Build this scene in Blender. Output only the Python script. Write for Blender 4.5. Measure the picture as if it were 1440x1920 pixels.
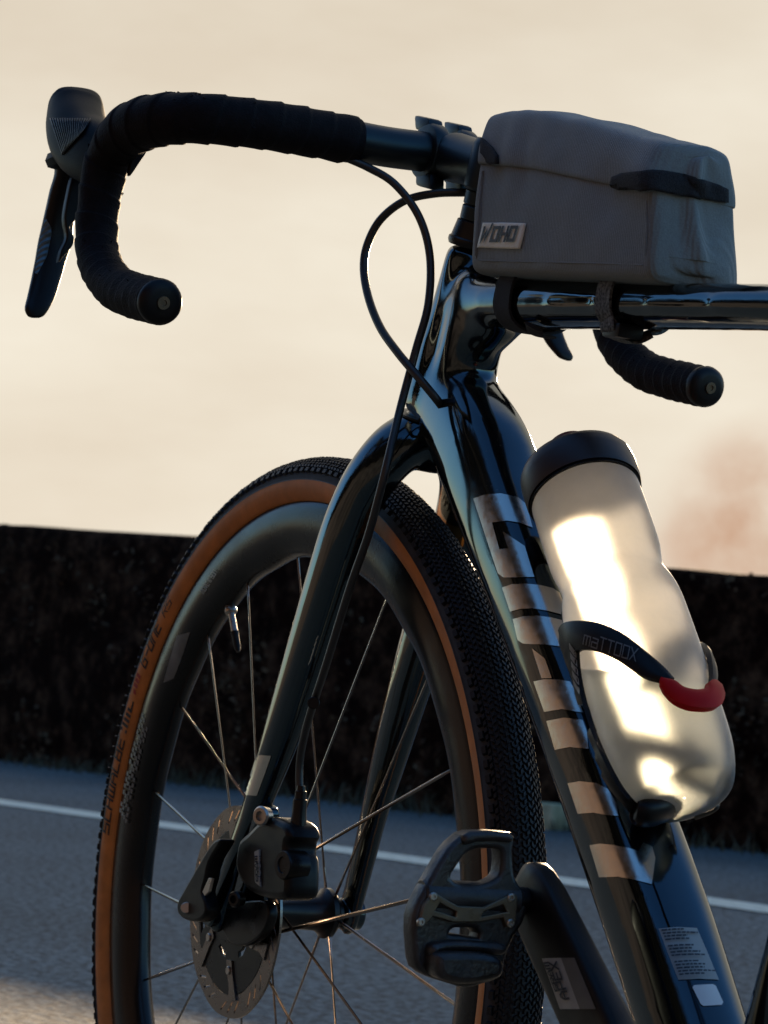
import bpy, bmesh, math, random
import numpy as np
from mathutils import Vector, Matrix, noise
from mathutils.bvhtree import BVHTree
random.seed(7)
PI = math.pi
V = Vector
for o in list(bpy.data.objects):
    bpy.data.objects.remove(o)
S = bpy.context.scene
C = S.collection

# ------------------------------------------------------------------ camera
R0 = 0.352                                   # height of the front axle
CAM = V((-1.6390, 0.8245, 0.1673 + R0))
yaw, pitch, roll, FPX = -0.495717, 0.079746, 0.071717, 4419.78
FW = V((math.cos(yaw) * math.cos(pitch), math.sin(yaw) * math.cos(pitch), math.sin(pitch)))
_r = FW.cross(V((0, 0, 1))).normalized()
_u = _r.cross(FW)
RT = _r * math.cos(roll) + _u * math.sin(roll)
UPV = _u * math.cos(roll) - _r * math.sin(roll)
cd = bpy.data.cameras.new('camera')
cam = bpy.data.objects.new('camera', cd)
C.objects.link(cam)
cam.matrix_world = Matrix(((RT.x, UPV.x, -FW.x, CAM.x), (RT.y, UPV.y, -FW.y, CAM.y),
                           (RT.z, UPV.z, -FW.z, CAM.z), (0, 0, 0, 1)))
cd.sensor_fit = 'VERTICAL'
cd.sensor_height = 36.0
cd.lens = FPX * 36.0 / 1920.0
cd.clip_start = 0.02
cd.clip_end = 2000
cd.dof.use_dof = True
cd.dof.focus_distance = 1.55
cd.dof.aperture_fstop = 22.0
S.camera = cam

def ray0(x, y):
    return (FW * FPX + RT * (x - 720) + UPV * (960 - y)).normalized()

# ------------------------------------------------------------------ light
SUN_EL, SUN_AZ = math.radians(9.6), math.radians(-38.5)      # direction TO the sun, azimuth from +X
sdir = V((math.cos(SUN_EL) * math.cos(SUN_AZ), math.cos(SUN_EL) * math.sin(SUN_AZ), math.sin(SUN_EL)))
w = bpy.data.worlds.new('World')
S.world = w
w.use_nodes = True
nt = w.node_tree
nt.nodes.clear()
def N_(t, tree=None):
    return (tree or nt).nodes.new(t)
out = N_('ShaderNodeOutputWorld')
bg = N_('ShaderNodeBackground')
sky = N_('ShaderNodeTexSky')
sky.sky_type = 'NISHITA'
sky.sun_disc = False
sky.sun_elevation = SUN_EL
sky.sun_rotation = PI / 2 - SUN_AZ
sky.altitude = 900
sky.air_density = 1.3
sky.dust_density = 0.4
sky.ozone_density = 5.0
bg.inputs[1].default_value = 0.15
# thin evening haze glowing round the sun (forward scatter), with soft cloud structure
tc = N_('ShaderNodeTexCoord')
dot = N_('ShaderNodeVectorMath'); dot.operation = 'DOT_PRODUCT'
dot.inputs[1].default_value = sdir
nt.links.new(tc.outputs['Generated'], dot.inputs[0])
mr = N_('ShaderNodeMapRange'); mr.interpolation_type = 'SMOOTHERSTEP'
mr.inputs[1].default_value = 0.40
mr.inputs[2].default_value = 0.86
nt.links.new(dot.outputs['Value'], mr.inputs[0])
nz = N_('ShaderNodeTexNoise')
nz.inputs['Scale'].default_value = 3.4
nz.inputs['Detail'].default_value = 5.0
nz.inputs['Roughness'].default_value = 0.55
mp = N_('ShaderNodeMapping')
mp.inputs['Scale'].default_value = (1, 1, 2.6)
mp.inputs['Location'].default_value = (0.37, 1.9, 0.15)
nt.links.new(tc.outputs['Generated'], mp.inputs[0])
nt.links.new(mp.outputs[0], nz.inputs['Vector'])
cr = N_('ShaderNodeValToRGB')
cr.color_ramp.elements[0].position = 0.36
cr.color_ramp.elements[0].color = (1.80, 1.57, 1.25, 1)
cr.color_ramp.elements[1].position = 0.66
cr.color_ramp.elements[1].color = (2.10, 1.92, 1.60, 1)
nt.links.new(nz.outputs['Fac'], cr.inputs[0])
mix = N_('ShaderNodeMixRGB')
nt.links.new(mr.outputs[0], mix.inputs[0])
nt.links.new(sky.outputs[0], mix.inputs[1])
nt.links.new(cr.outputs[0], mix.inputs[2])
cdir = ray0(1440, 1020)
d2 = N_('ShaderNodeVectorMath'); d2.operation = 'DOT_PRODUCT'; d2.inputs[1].default_value = cdir
nt.links.new(tc.outputs['Generated'], d2.inputs[0])
cm = N_('ShaderNodeMapRange'); cm.interpolation_type = 'SMOOTHSTEP'
cm.inputs[1].default_value = math.cos(math.radians(3.4)); cm.inputs[2].default_value = math.cos(math.radians(0.6))
nt.links.new(d2.outputs['Value'], cm.inputs[0])
n4 = N_('ShaderNodeTexNoise'); n4.inputs['Scale'].default_value = 22; n4.inputs['Detail'].default_value = 6
nt.links.new(tc.outputs['Generated'], n4.inputs['Vector'])
c4 = N_('ShaderNodeMapRange'); c4.inputs[1].default_value = 0.2; c4.inputs[2].default_value = 0.55
nt.links.new(n4.outputs['Fac'], c4.inputs[0])
m4 = N_('ShaderNodeMath'); m4.operation = 'MULTIPLY'
nt.links.new(cm.outputs[0], m4.inputs[0]); nt.links.new(c4.outputs[0], m4.inputs[1])
mix2 = N_('ShaderNodeMixRGB'); mix2.inputs[2].default_value = (1.36, 0.86, 0.58, 1)
nt.links.new(m4.outputs[0], mix2.inputs[0]); nt.links.new(mix.outputs[0], mix2.inputs[1])
sep = N_('ShaderNodeSeparateXYZ')
nt.links.new(tc.outputs['Generated'], sep.inputs[0])
eg = N_('ShaderNodeMapRange'); eg.inputs[1].default_value = 0.0; eg.inputs[2].default_value = 0.30
eg.inputs[3].default_value = 1.09; eg.inputs[4].default_value = 0.97
nt.links.new(sep.outputs['Z'], eg.inputs[0])
vm = N_('ShaderNodeVectorMath'); vm.operation = 'SCALE'
nt.links.new(mix2.outputs[0], vm.inputs[0]); nt.links.new(eg.outputs[0], vm.inputs['Scale'])
nt.links.new(vm.outputs[0], bg.inputs[0])
nt.links.new(bg.outputs[0], out.inputs[0])
sl = bpy.data.lights.new('sun', 'SUN')
sl.energy = 3.9
sl.angle = math.radians(0.55)
sl.color = (1.0, 0.72, 0.44)
sun = bpy.data.objects.new('sun', sl)
C.objects.link(sun)
sun.location = (6, -4, 5)
sun.rotation_euler = sdir.to_track_quat('Z', 'Y').to_euler()
vs = S.view_settings
vs.view_transform = 'Standard'
vs.look = 'None'
vs.exposure = 1.5
vs.gamma = 1.0
S.cycles.use_denoising = True
S.cycles.max_bounces = 8
S.cycles.transparent_max_bounces = 12
S.cycles.caustics_reflective = False
S.cycles.caustics_refractive = False

# ------------------------------------------------------------------ geometry of the bike and lookup helpers
TH = 1.239178
U = V((-math.cos(TH), 0, math.sin(TH)))                  # steering axis, upwards
NN = V((math.sin(TH), 0, math.cos(TH)))
AX = V((0, 0, R0)) - 0.05 * NN                           # foot of the steering axis
NF = Matrix.Rotation(math.radians(-3), 3, U) @ V((0, 1, 0))   # frame plane normal (bike's left)
UF = (V((0, 0, 1)) - NF * NF.z).normalized()
EF = UF.cross(NF) * -1
if EF.x < 0: EF = -EF
def ray(x, y):
    return (FW * FPX + RT * (x - 720) + UPV * (960 - y)).normalized()
def on_plane(x, y, p, n):
    d = ray(x, y)
    return CAM + d * ((p - CAM).dot(n) / d.dot(n))
def onW(x, y, v=0.0):                                    # in the front wheel's plane, v to its left
    return on_plane(x, y, V((0, v, 0)), V((0, 1, 0)))
def onF(x, y, v=0.0):                                    # in the frame's plane
    return on_plane(x, y, AX + NF * v, NF)
def Wp(x, y, z):
    return V((x, y, z + R0))
def Fp(a, v, z):
    return AX + EF * a + NF * v + UF * z
def Ax(t, v=0.0, n=0.0):
    return AX + U * t + V((0, 1, 0)) * v + NN * n

# ------------------------------------------------------------------ materials
def mat(name, col, rough=0.5, metal=0.0, spec=0.5, ior=1.5, coat=0.0, coat_rough=0.03, var=0.0, vscale=40.0,
        bump=0.0, bscale=200.0, rvar=0.0, col2=None, sheen=0.0, aniso=0.0, detail=4.0, tint=None):
    m = bpy.data.materials.new(name)
    m.use_nodes = True
    t = m.node_tree
    b = t.nodes['Principled BSDF']
    b.inputs['Base Color'].default_value = (*col, 1)
    b.inputs['Roughness'].default_value = rough
    b.inputs['Metallic'].default_value = metal
    b.inputs['Specular IOR Level'].default_value = spec
    b.inputs['IOR'].default_value = ior
    b.inputs['Coat Weight'].default_value = coat
    b.inputs['Coat Roughness'].default_value = coat_rough
    b.inputs['Sheen Weight'].default_value = sheen
    if tint: b.inputs['Specular Tint'].default_value = (*tint, 1)
    co = N_('ShaderNodeTexCoord', t)
    n = N_('ShaderNodeTexNoise', t)
    n.inputs['Scale'].default_value = vscale
    n.inputs['Detail'].default_value = detail
    t.links.new(co.outputs['Object'], n.inputs['Vector'])
    if var > 0 or col2:
        r = N_('ShaderNodeValToRGB', t)
        c2 = col2 or tuple(min(1, c * (1 + var)) for c in col)
        c1 = col if col2 else tuple(c * (1 - var) for c in col)
        r.color_ramp.elements[0].position = 0.35
        r.color_ramp.elements[1].position = 0.68
        r.color_ramp.elements[0].color = (*c1, 1)
        r.color_ramp.elements[1].color = (*c2, 1)
        t.links.new(n.outputs['Fac'], r.inputs[0])
        t.links.new(r.outputs[0], b.inputs['Base Color'])
    if rvar > 0:
        q = N_('ShaderNodeMapRange', t)
        q.inputs[1].default_value = 0.3
        q.inputs[2].default_value = 0.7
        q.inputs[3].default_value = max(0.0, rough - rvar)
        q.inputs[4].default_value = min(1.0, rough + rvar)
        n3 = N_('ShaderNodeTexNoise', t)
        n3.inputs['Scale'].default_value = vscale * 0.7
        n3.inputs['Detail'].default_value = 6
        t.links.new(co.outputs['Object'], n3.inputs['Vector'])
        t.links.new(n3.outputs['Fac'], q.inputs[0])
        t.links.new(q.outputs[0], b.inputs['Roughness'])
    if bump > 0:
        n2 = N_('ShaderNodeTexNoise', t)
        n2.inputs['Scale'].default_value = bscale
        n2.inputs['Detail'].default_value = 3
        t.links.new(co.outputs['Object'], n2.inputs['Vector'])
        bp = N_('ShaderNodeBump', t)
        bp.inputs['Strength'].default_value = bump
        bp.inputs['Distance'].default_value = 0.002
        t.links.new(n2.outputs['Fac'], bp.inputs['Height'])
        t.links.new(bp.outputs[0], b.inputs['Normal'])
    return m

def dusty(m):
    """road dust: fine pale specks and smeared roughness"""
    t = m.node_tree
    b = t.nodes['Principled BSDF']
    co = N_('ShaderNodeTexCoord', t)
    n = N_('ShaderNodeTexNoise', t); n.inputs['Scale'].default_value = 700; n.inputs['Detail'].default_value = 2
    k = N_('ShaderNodeTexNoise', t); k.inputs['Scale'].default_value = 16; k.inputs['Detail'].default_value = 6
    t.links.new(co.outputs['Object'], n.inputs['Vector']); t.links.new(co.outputs['Object'], k.inputs['Vector'])
    a = N_('ShaderNodeMapRange', t); a.inputs[1].default_value = 0.64; a.inputs[2].default_value = 0.74
    t.links.new(n.outputs['Fac'], a.inputs[0])
    c = N_('ShaderNodeMapRange', t); c.inputs[1].default_value = 0.45; c.inputs[2].default_value = 0.75
    t.links.new(k.outputs['Fac'], c.inputs[0])
    p = N_('ShaderNodeMath', t); p.operation = 'MULTIPLY'
    t.links.new(a.outputs[0], p.inputs[0]); t.links.new(c.outputs[0], p.inputs[1])
    mx = N_('ShaderNodeMixRGB', t)
    mx.inputs[1].default_value = b.inputs['Base Color'].default_value
    mx.inputs[2].default_value = (0.10, 0.07, 0.05, 1)
    t.links.new(p.outputs[0], mx.inputs[0]); t.links.new(mx.outputs[0], b.inputs['Base Color'])
    q = N_('ShaderNodeMapRange', t); q.inputs[1].default_value = 0.35; q.inputs[2].default_value = 0.8
    q.inputs[3].default_value = 0.03; q.inputs[4].default_value = 0.20
    t.links.new(k.outputs['Fac'], q.inputs[0]); t.links.new(q.outputs[0], b.inputs['Roughness'])
M = {}
M['carbon'] = mat('gloss_black_carbon_paint', (0.004, 0.003, 0.003), 0.05, spec=0.34, ior=2.0, rvar=0.0, vscale=60, tint=(0.58, 0.84, 1.0))
dusty(M['carbon'])
M['fork'] = M['carbon']
M['rim'] = mat('satin_carbon_rim', (0.006, 0.005, 0.005), 0.25, spec=0.20, ior=1.6, rvar=0.08, vscale=25, bump=0.05, bscale=500)
M['rimprint_sheen'] = mat('grey_rim_print_and_sheen', (0.13, 0.125, 0.115), 0.4, spec=0.5, var=0.3)
M['rimprint_sheen2'] = mat('pale_rim_print', (0.3, 0.29, 0.26), 0.4, spec=0.5, var=0.3)
M['rubber'] = mat('black_tread_rubber', (0.008, 0.006, 0.006), 0.55, spec=0.35, var=0.4, vscale=300, bump=0.2, bscale=1500)
M['casing'] = mat('grey_black_casing', (0.035, 0.033, 0.036), 0.75, var=0.3, vscale=120, bump=0.1, bscale=900)
M['tan'] = mat('tan_sidewall_rubber', (0.66, 0.205, 0.036), 0.62, var=0.16, vscale=45, bump=0.12, bscale=1200)
M['print'] = mat('black_tyre_print', (0.012, 0.009, 0.008), 0.5)
M['redprint'] = mat('red_tyre_print', (0.42, 0.03, 0.012), 0.55)
M['steel'] = mat('brushed_steel', (0.42, 0.38, 0.34), 0.33, metal=1.0, rvar=0.1, vscale=200)
M['spoke'] = mat('bladed_steel_spoke', (0.20, 0.18, 0.17), 0.22, metal=1.0)
M['chrome'] = mat('chrome_decal', (0.60, 0.56, 0.50), 0.20, metal=1.0, rvar=0.05, vscale=300, bump=0.01, bscale=900)
M['rotor'] = mat('brake_rotor_steel', (0.24, 0.20, 0.175), 0.30, metal=1.0, rvar=0.12, vscale=150)
M['blackmetal'] = mat('black_anodised_metal', (0.004, 0.003, 0.003), 0.34, spec=0.3, rvar=0.1, vscale=80)
M['blackplastic'] = mat('black_plastic', (0.004, 0.0028, 0.0028), 0.42, spec=0.25, rvar=0.1, vscale=70, bump=0.05, bscale=800)
M['alloy'] = mat('matte_black_alloy_bar', (0.005, 0.004, 0.005), 0.42, spec=0.35, ior=1.6, tint=(0.6, 0.9, 1.0), rvar=0.06)
M['tape'] = mat('black_bar_tape', (0.006, 0.0035, 0.004), 0.75, spec=0.15, var=0.4, vscale=150, bump=0.35, bscale=700)
M['hood'] = mat('rubber_brake_hood', (0.003, 0.003, 0.004), 0.5, spec=0.1, ior=1.45, tint=(0.6, 0.9, 1.0), bump=0.08, bscale=900)
M['hose'] = mat('black_hose', (0.014, 0.012, 0.011), 0.42, spec=0.6)
M['webbing'] = mat('black_webbing', (0.014, 0.012, 0.013), 0.85, var=0.5, vscale=900, bump=0.5, bscale=1200)
M['webgrey'] = mat('grey_flecked_webbing', (0.02, 0.02, 0.02), 0.8, col2=(0.22, 0.22, 0.21), vscale=520, bump=0.5, bscale=1000)
M['patch'] = mat('beige_logo_patch', (0.90, 0.80, 0.63), 0.6, var=0.06)
M['patchtext'] = mat('charcoal_print', (0.03, 0.028, 0.03), 0.6)
M['red'] = mat('red_plastic_clip', (0.55, 0.006, 0.005), 0.5, spec=0.12, var=0.1)
M['lid'] = mat('dark_bottle_lid', (0.020, 0.012, 0.011), 0.45, spec=0.45, rvar=0.08)
M['nozzle'] = mat('maroon_nozzle', (0.16, 0.02, 0.018), 0.4)
M['sticker'] = mat('grey_sticker', (0.30, 0.31, 0.30), 0.5, var=0.08)
M['white'] = mat('white_sticker', (0.70, 0.70, 0.68), 0.5, var=0.04)
M['ink'] = mat('dark_ink', (0.02, 0.022, 0.03), 0.5)
M['crankgrey'] = mat('silver_crank_print', (0.36, 0.33, 0.28), 0.5, var=0.1, vscale=120)
M['crankdark'] = mat('brown_grey_crank_print', (0.12, 0.105, 0.085), 0.5, var=0.1, vscale=120)
M['pedal'] = mat('worn_black_pedal', (0.020, 0.015, 0.013), 0.45, spec=0.6, var=0.5, vscale=90, rvar=0.15, bump=0.2, bscale=400)
M['brass'] = mat('scratched_pedal_plate', (0.16, 0.12, 0.08), 0.42, metal=0.8, rvar=0.15, vscale=120, bump=0.1)
M['saddle'] = mat('black_saddle', (0.015, 0.014, 0.015), 0.5)

def fabric():
    m = mat('grey_ripstop_bag_fabric', (0.13, 0.115, 0.105), 0.72, spec=0.35, sheen=0.15)
    t = m.node_tree
    b = t.nodes['Principled BSDF']
    co = N_('ShaderNodeTexCoord', t)
    a = N_('ShaderNodeTexNoise', t); a.inputs['Scale'].default_value = 900; a.inputs['Detail'].default_value = 2
    c = N_('ShaderNodeTexNoise', t); c.inputs['Scale'].default_value = 14; c.inputs['Detail'].default_value = 5
    t.links.new(co.outputs['Object'], a.inputs['Vector'])
    t.links.new(co.outputs['Object'], c.inputs['Vector'])
    r = N_('ShaderNodeValToRGB', t)
    r.color_ramp.elements[0].position = 0.3; r.color_ramp.elements[0].color = (0.162, 0.165, 0.152, 1)
    r.color_ramp.elements[1].position = 0.72; r.color_ramp.elements[1].color = (0.250, 0.255, 0.236, 1)
    mx = N_('ShaderNodeMath', t); mx.operation = 'ADD'
    s = N_('ShaderNodeMath', t); s.operation = 'MULTIPLY'; s.inputs[1].default_value = 0.5
    s2 = N_('ShaderNodeMath', t); s2.operation = 'MULTIPLY'; s2.inputs[1].default_value = 0.5
    t.links.new(a.outputs['Fac'], s.inputs[0]); t.links.new(c.outputs['Fac'], s2.inputs[0])
    t.links.new(s.outputs[0], mx.inputs[0]); t.links.new(s2.outputs[0], mx.inputs[1])
    t.links.new(mx.outputs[0], r.inputs[0]); t.links.new(r.outputs[0], b.inputs['Base Color'])
    bp = N_('ShaderNodeBump', t); bp.inputs['Strength'].default_value = 0.35; bp.inputs['Distance'].default_value = 0.0008
    wv = N_('ShaderNodeTexWave', t); wv.inputs['Scale'].default_value = 160; wv.inputs['Distortion'].default_value = 1.5
    t.links.new(co.outputs['Object'], wv.inputs['Vector'])
    ad = N_('ShaderNodeMath', t); ad.operation = 'ADD'
    t.links.new(a.outputs['Fac'], ad.inputs[0]); t.links.new(wv.outputs['Fac'], ad.inputs[1])
    t.links.new(ad.outputs[0], bp.inputs['Height']); t.links.new(bp.outputs[0], b.inputs['Normal'])
    return m
M['fabric'] = fabric()

def bottle_mat():
    m = bpy.data.materials.new('frosted_translucent_plastic')
    m.use_nodes = True
    t = m.node_tree
    t.nodes.clear()
    o = N_('ShaderNodeOutputMaterial', t)
    co = N_('ShaderNodeTexCoord', t)
    n = N_('ShaderNodeTexNoise', t); n.inputs['Scale'].default_value = 60; n.inputs['Detail'].default_value = 8
    n.inputs['Roughness'].default_value = 0.7
    t.links.new(co.outputs['Object'], n.inputs['Vector'])
    r = N_('ShaderNodeValToRGB', t)
    r.color_ramp.elements[0].position = 0.35; r.color_ramp.elements[0].color = (0.92, 0.93, 0.92, 1)
    r.color_ramp.elements[1].position = 0.65; r.color_ramp.elements[1].color = (0.99, 0.99, 0.97, 1)
    t.links.new(n.outputs['Fac'], r.inputs[0])
    tl = N_('ShaderNodeBsdfTranslucent', t)
    df = N_('ShaderNodeBsdfDiffuse', t)
    rf = N_('ShaderNodeBsdfRefraction', t); rf.inputs['IOR'].default_value = 1.18; rf.inputs['Roughness'].default_value = 0.60
    gl = N_('ShaderNodeBsdfGlossy', t); gl.inputs['Roughness'].default_value = 0.35
    t.links.new(r.outputs[0], tl.inputs[0]); t.links.new(r.outputs[0], df.inputs[0]); t.links.new(r.outputs[0], rf.inputs[0])
    m1 = N_('ShaderNodeMixShader', t); m1.inputs[0].default_value = 0.18
    t.links.new(tl.outputs[0], m1.inputs[1]); t.links.new(df.outputs[0], m1.inputs[2])
    m2 = N_('ShaderNodeMixShader', t); m2.inputs[0].default_value = 0.40
    t.links.new(m1.outputs[0], m2.inputs[1]); t.links.new(rf.outputs[0], m2.inputs[2])
    fr = N_('ShaderNodeFresnel', t); fr.inputs[0].default_value = 1.2
    m3 = N_('ShaderNodeMixShader', t)
    t.links.new(fr.outputs[0], m3.inputs[0]); t.links.new(m2.outputs[0], m3.inputs[1]); t.links.new(gl.outputs[0], m3.inputs[2])
    n2 = N_('ShaderNodeTexNoise', t); n2.inputs['Scale'].default_value = 420; n2.inputs['Detail'].default_value = 4
    t.links.new(co.outputs['Object'], n2.inputs['Vector'])
    bp = N_('ShaderNodeBump', t); bp.inputs['Strength'].default_value = 0.12; bp.inputs['Distance'].default_value = 0.001
    t.links.new(n2.outputs['Fac'], bp.inputs['Height'])
    for q in (tl, df, rf, gl): t.links.new(bp.outputs[0], q.inputs['Normal'])
    t.links.new(m3.outputs[0], o.inputs[0])
    return m
M['bottle'] = bottle_mat()
def water_mat():
    m = bpy.data.materials.new('water')
    m.use_nodes = True
    t = m.node_tree
    t.nodes.clear()
    o = N_('ShaderNodeOutputMaterial', t)
    tp = N_('ShaderNodeBsdfTransparent', t); tp.inputs[0].default_value = (0.86, 0.90, 0.90, 1)
    gl = N_('ShaderNodeBsdfGlossy', t); gl.inputs['Roughness'].default_value = 0.05
    fr = N_('ShaderNodeFresnel', t); fr.inputs[0].default_value = 1.2
    mx = N_('ShaderNodeMixShader', t)
    t.links.new(fr.outputs[0], mx.inputs[0]); t.links.new(tp.outputs[0], mx.inputs[1]); t.links.new(gl.outputs[0], mx.inputs[2])
    t.links.new(mx.outputs[0], o.inputs[0])
    return m
M['water'] = water_mat()

# ------------------------------------------------------------------ mesh helpers
def empty(name, loc, label, cat, group=None):
    o = bpy.data.objects.new(name, None)
    C.objects.link(o)
    o.location = loc
    o.empty_display_size = 0.1
    tag(o, label, cat, group)
    return o
def tag(o, label=None, cat=None, group=None, kind=None):
    if label: o['label'] = label
    if cat: o['category'] = cat
    if group: o['group'] = group
    if kind: o['kind'] = kind
    return o
def world_of(o):
    m = Matrix.Identity(4)
    while o:
        m = (Matrix.LocRotScale(o.location, o.rotation_euler, o.scale) if o.parent is None
             else o.matrix_parent_inverse @ Matrix.LocRotScale(o.location, o.rotation_euler, o.scale)) @ m
        o = o.parent
    return m
def link(name, me, m, parent=None, angle=35):
    o = bpy.data.objects.new(name, me)
    C.objects.link(o)
    if m is not None and not me.materials:
        me.materials.append(m if not isinstance(m, str) else M[m])
    if angle:
        me.polygons.foreach_set('use_smooth', [True] * len(me.polygons))
        if angle < 180: me.set_sharp_from_angle(angle=math.radians(angle))
    if parent is not None:
        o.parent = parent
        o.matrix_parent_inverse = world_of(parent).inverted()
    return o
def mk(name, vf, m, parent=None, angle=35):
    me = bpy.data.meshes.new(name)
    v, f = vf
    me.from_pydata([tuple(p) for p in v], [], f)
    me.update()
    return link(name, me, m, parent, angle)
def join(*parts):
    v, f = [], []
    for a, b in parts:
        k = len(v)
        v += list(a)
        f += [tuple(i + k for i in q) for q in b]
    return v, f
def catmull(pts, n):
    """resample a list of float tuples / vectors with a Catmull-Rom spline, n steps per span"""
    P = [np.array(p, float) for p in pts]
    P = [2 * P[0] - P[1]] + P + [2 * P[-1] - P[-2]]
    o = []
    for i in range(1, len(P) - 2):
        for k in range(n):
            t = k / n
            a, b, c, d = P[i - 1], P[i], P[i + 1], P[i + 2]
            o.append(0.5 * (2 * b + (c - a) * t + (2 * a - 5 * b + 4 * c - d) * t * t + (3 * b - a - 3 * c + d) * t ** 3))
    o.append(P[-2])
    return o
def loft(rings, cap=True, closed=False):
    n = len(rings[0])
    v = [p for r in rings for p in r]
    f = []
    m = len(rings)
    for i in range(m if closed else m - 1):
        a, b = i * n, ((i + 1) % m) * n
        for k in range(n):
            f.append((a + k, a + (k + 1) % n, b + (k + 1) % n, b + k))
    if cap and not closed:
        f.append(tuple(reversed(range(n))))
        f.append(tuple((m - 1) * n + k for k in range(n)))
    return v, f
def ring(c, x, y, a, b, n=24, e=2.0, rot=0.0):
    o = []
    for k in range(n):
        t = 2 * PI * k / n + rot
        ct, st = math.cos(t), math.sin(t)
        o.append(c + x * (a * math.copysign(abs(ct) ** (2 / e), ct)) + y * (b * math.copysign(abs(st) ** (2 / e), st)))
    return o
def tube(pts, rad, n=16, up=None, e=2.0, cap=True, rb=None, radfn=None):
    """sweep along points; rad per point (or const); up fixes the second axis"""
    pts = [V(tuple(p)) for p in pts]
    m = len(pts)
    ra = rad if isinstance(rad, (list, tuple)) else [rad] * m
    rbb = rb if isinstance(rb, (list, tuple)) else ([rb] * m if rb is not None else ra)
    rings = []
    x = None
    for i, p in enumerate(pts):
        t = (pts[min(i + 1, m - 1)] - pts[max(i - 1, 0)]).normalized()
        if up is not None:
            x = (up - t * up.dot(t)).normalized()
        elif x is None:
            h = V((0, 0, 1)) if abs(t.z) < 0.9 else V((1, 0, 0))
            x = (h - t * h.dot(t)).normalized()
        else:
            x = (x - t * x.dot(t)).normalized()
        y = t.cross(x)
        if radfn:
            rg = []
            for k in range(n):
                a = 2 * PI * k / n
                q = radfn(i, a)
                rg.append(p + x * (math.cos(a) * (ra[i] + q)) + y * (math.sin(a) * (rbb[i] + q)))
            rings.append(rg)
        else:
            rings.append(ring(p, x, y, ra[i], rbb[i], n, e))
    return loft(rings, cap)
def spline_tube(pts, rad, n=12, steps=8, **k):
    P = catmull([tuple(p) for p in pts], steps)
    if isinstance(rad, (list, tuple)):
        rr = [float(a) for a in catmull([(r,) for r in rad], steps)]
        rad = [max(1e-5, a) for a in [float(np.ravel(q)[0]) for q in catmull([(r,) for r in rad], steps)]]
    if isinstance(k.get('rb'), (list, tuple)):
        k['rb'] = [max(1e-5, float(np.ravel(q)[0])) for q in catmull([(r,) for r in k['rb']], steps)]
    return tube(P, rad, n, **k)
def lathe(prof, o, ax, n=48, a0=0.0, a1=2 * PI, cap=True):
    """prof: (s along axis, radius)"""
    ax = ax.normalized()
    h = V((0, 0, 1)) if abs(ax.z) < 0.9 else V((1, 0, 0))
    x = (h - ax * h.dot(ax)).normalized()
    y = ax.cross(x)
    return loft([ring(o + ax * s, x, y, max(r, 1e-5), max(r, 1e-5), n) for s, r in prof], cap)
def cyl(a, b, r, n=20, bev=0.12):
    d = (b - a)
    L = d.length
    e = min(r * bev, L * 0.3)
    return lathe([(0, r - e), (e, r), (L - e, r), (L, r - e)], a, d, n)
def boxm(c, x, y, z, a, b, d, bev=0.0):
    """oriented bevelled box, half sizes a,b,d"""
    bm = bmesh.new()
    bmesh.ops.create_cube(bm, size=1.0)
    for v in bm.verts:
        v.co = V((v.co.x * 2 * a, v.co.y * 2 * b, v.co.z * 2 * d))
    if bev > 0:
        bmesh.ops.bevel(bm, geom=bm.edges[:], offset=bev, segments=2, affect='EDGES', profile=0.6)
    vs_ = [c + x * v.co.x + y * v.co.y + z * v.co.z for v in bm.verts]
    bm.verts.index_update()
    fs_ = [tuple(v.index for v in f.verts) for f in bm.faces]
    bm.free()
    return vs_, fs_
def plate(outer, holes, o, x, y, z, depth, bev=0.001, res=3):
    """2-D outline (list of (u,v)) with holes, extruded +-depth along z, bevelled"""
    cu = bpy.data.curves.new('tmp', 'CURVE')
    cu.dimensions = '2D'
    cu.fill_mode = 'BOTH'
    for poly in [outer] + list(holes):
        s = cu.splines.new('POLY')
        s.points.add(len(poly) - 1)
        for i, p in enumerate(poly):
            s.points[i].co = (p[0], p[1], 0, 1)
        s.use_cyclic_u = True
    cu.extrude = max(depth - bev, 1e-5)
    cu.bevel_depth = bev
    cu.bevel_resolution = res - 1
    cu.offset = -bev
    ob = bpy.data.objects.new('tmp', cu)
    C.objects.link(ob)
    me = bpy.data.meshes.new_from_object(ob.evaluated_get(bpy.context.evaluated_depsgraph_get()))
    v = [o + x * p.co.x + y * p.co.y + z * p.co.z for p in me.vertices]
    f = [tuple(q.vertices) for q in me.polygons]
    bpy.data.objects.remove(ob)
    bpy.data.curves.remove(cu)
    bpy.data.meshes.remove(me)
    return v, f
def smooth_poly(pts, n=4):
    P = [np.array(p, float) for p in pts]
    m = len(P)
    o = []
    for i in range(m):
        a, b, c, d = P[i - 1], P[i], P[(i + 1) % m], P[(i + 2) % m]
        for k in range(n):
            t = k / n
            o.append(tuple(0.5 * (2 * b + (c - a) * t + (2 * a - 5 * b + 4 * c - d) * t * t + (3 * b - a - 3 * c + d) * t ** 3)))
    return o
def plane_basis_plate(px, hole_px, p0, n, depth, bev=0.0012, smooth=0, up=V((0, 0, 1))):
    n = n.normalized()
    y = (up - n * up.dot(n)).normalized()
    x = y.cross(n)
    f = lambda q: ((on_plane(q[0], q[1], p0, n) - p0).dot(x), (on_plane(q[0], q[1], p0, n) - p0).dot(y))
    if smooth:
        px = smooth_poly(px, smooth)
        hole_px = [smooth_poly(h, smooth) for h in hole_px]
    return plate([f(q) for q in px], [[f(q) for q in h] for h in hole_px], p0, x, y, n, depth, bev)
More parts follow.
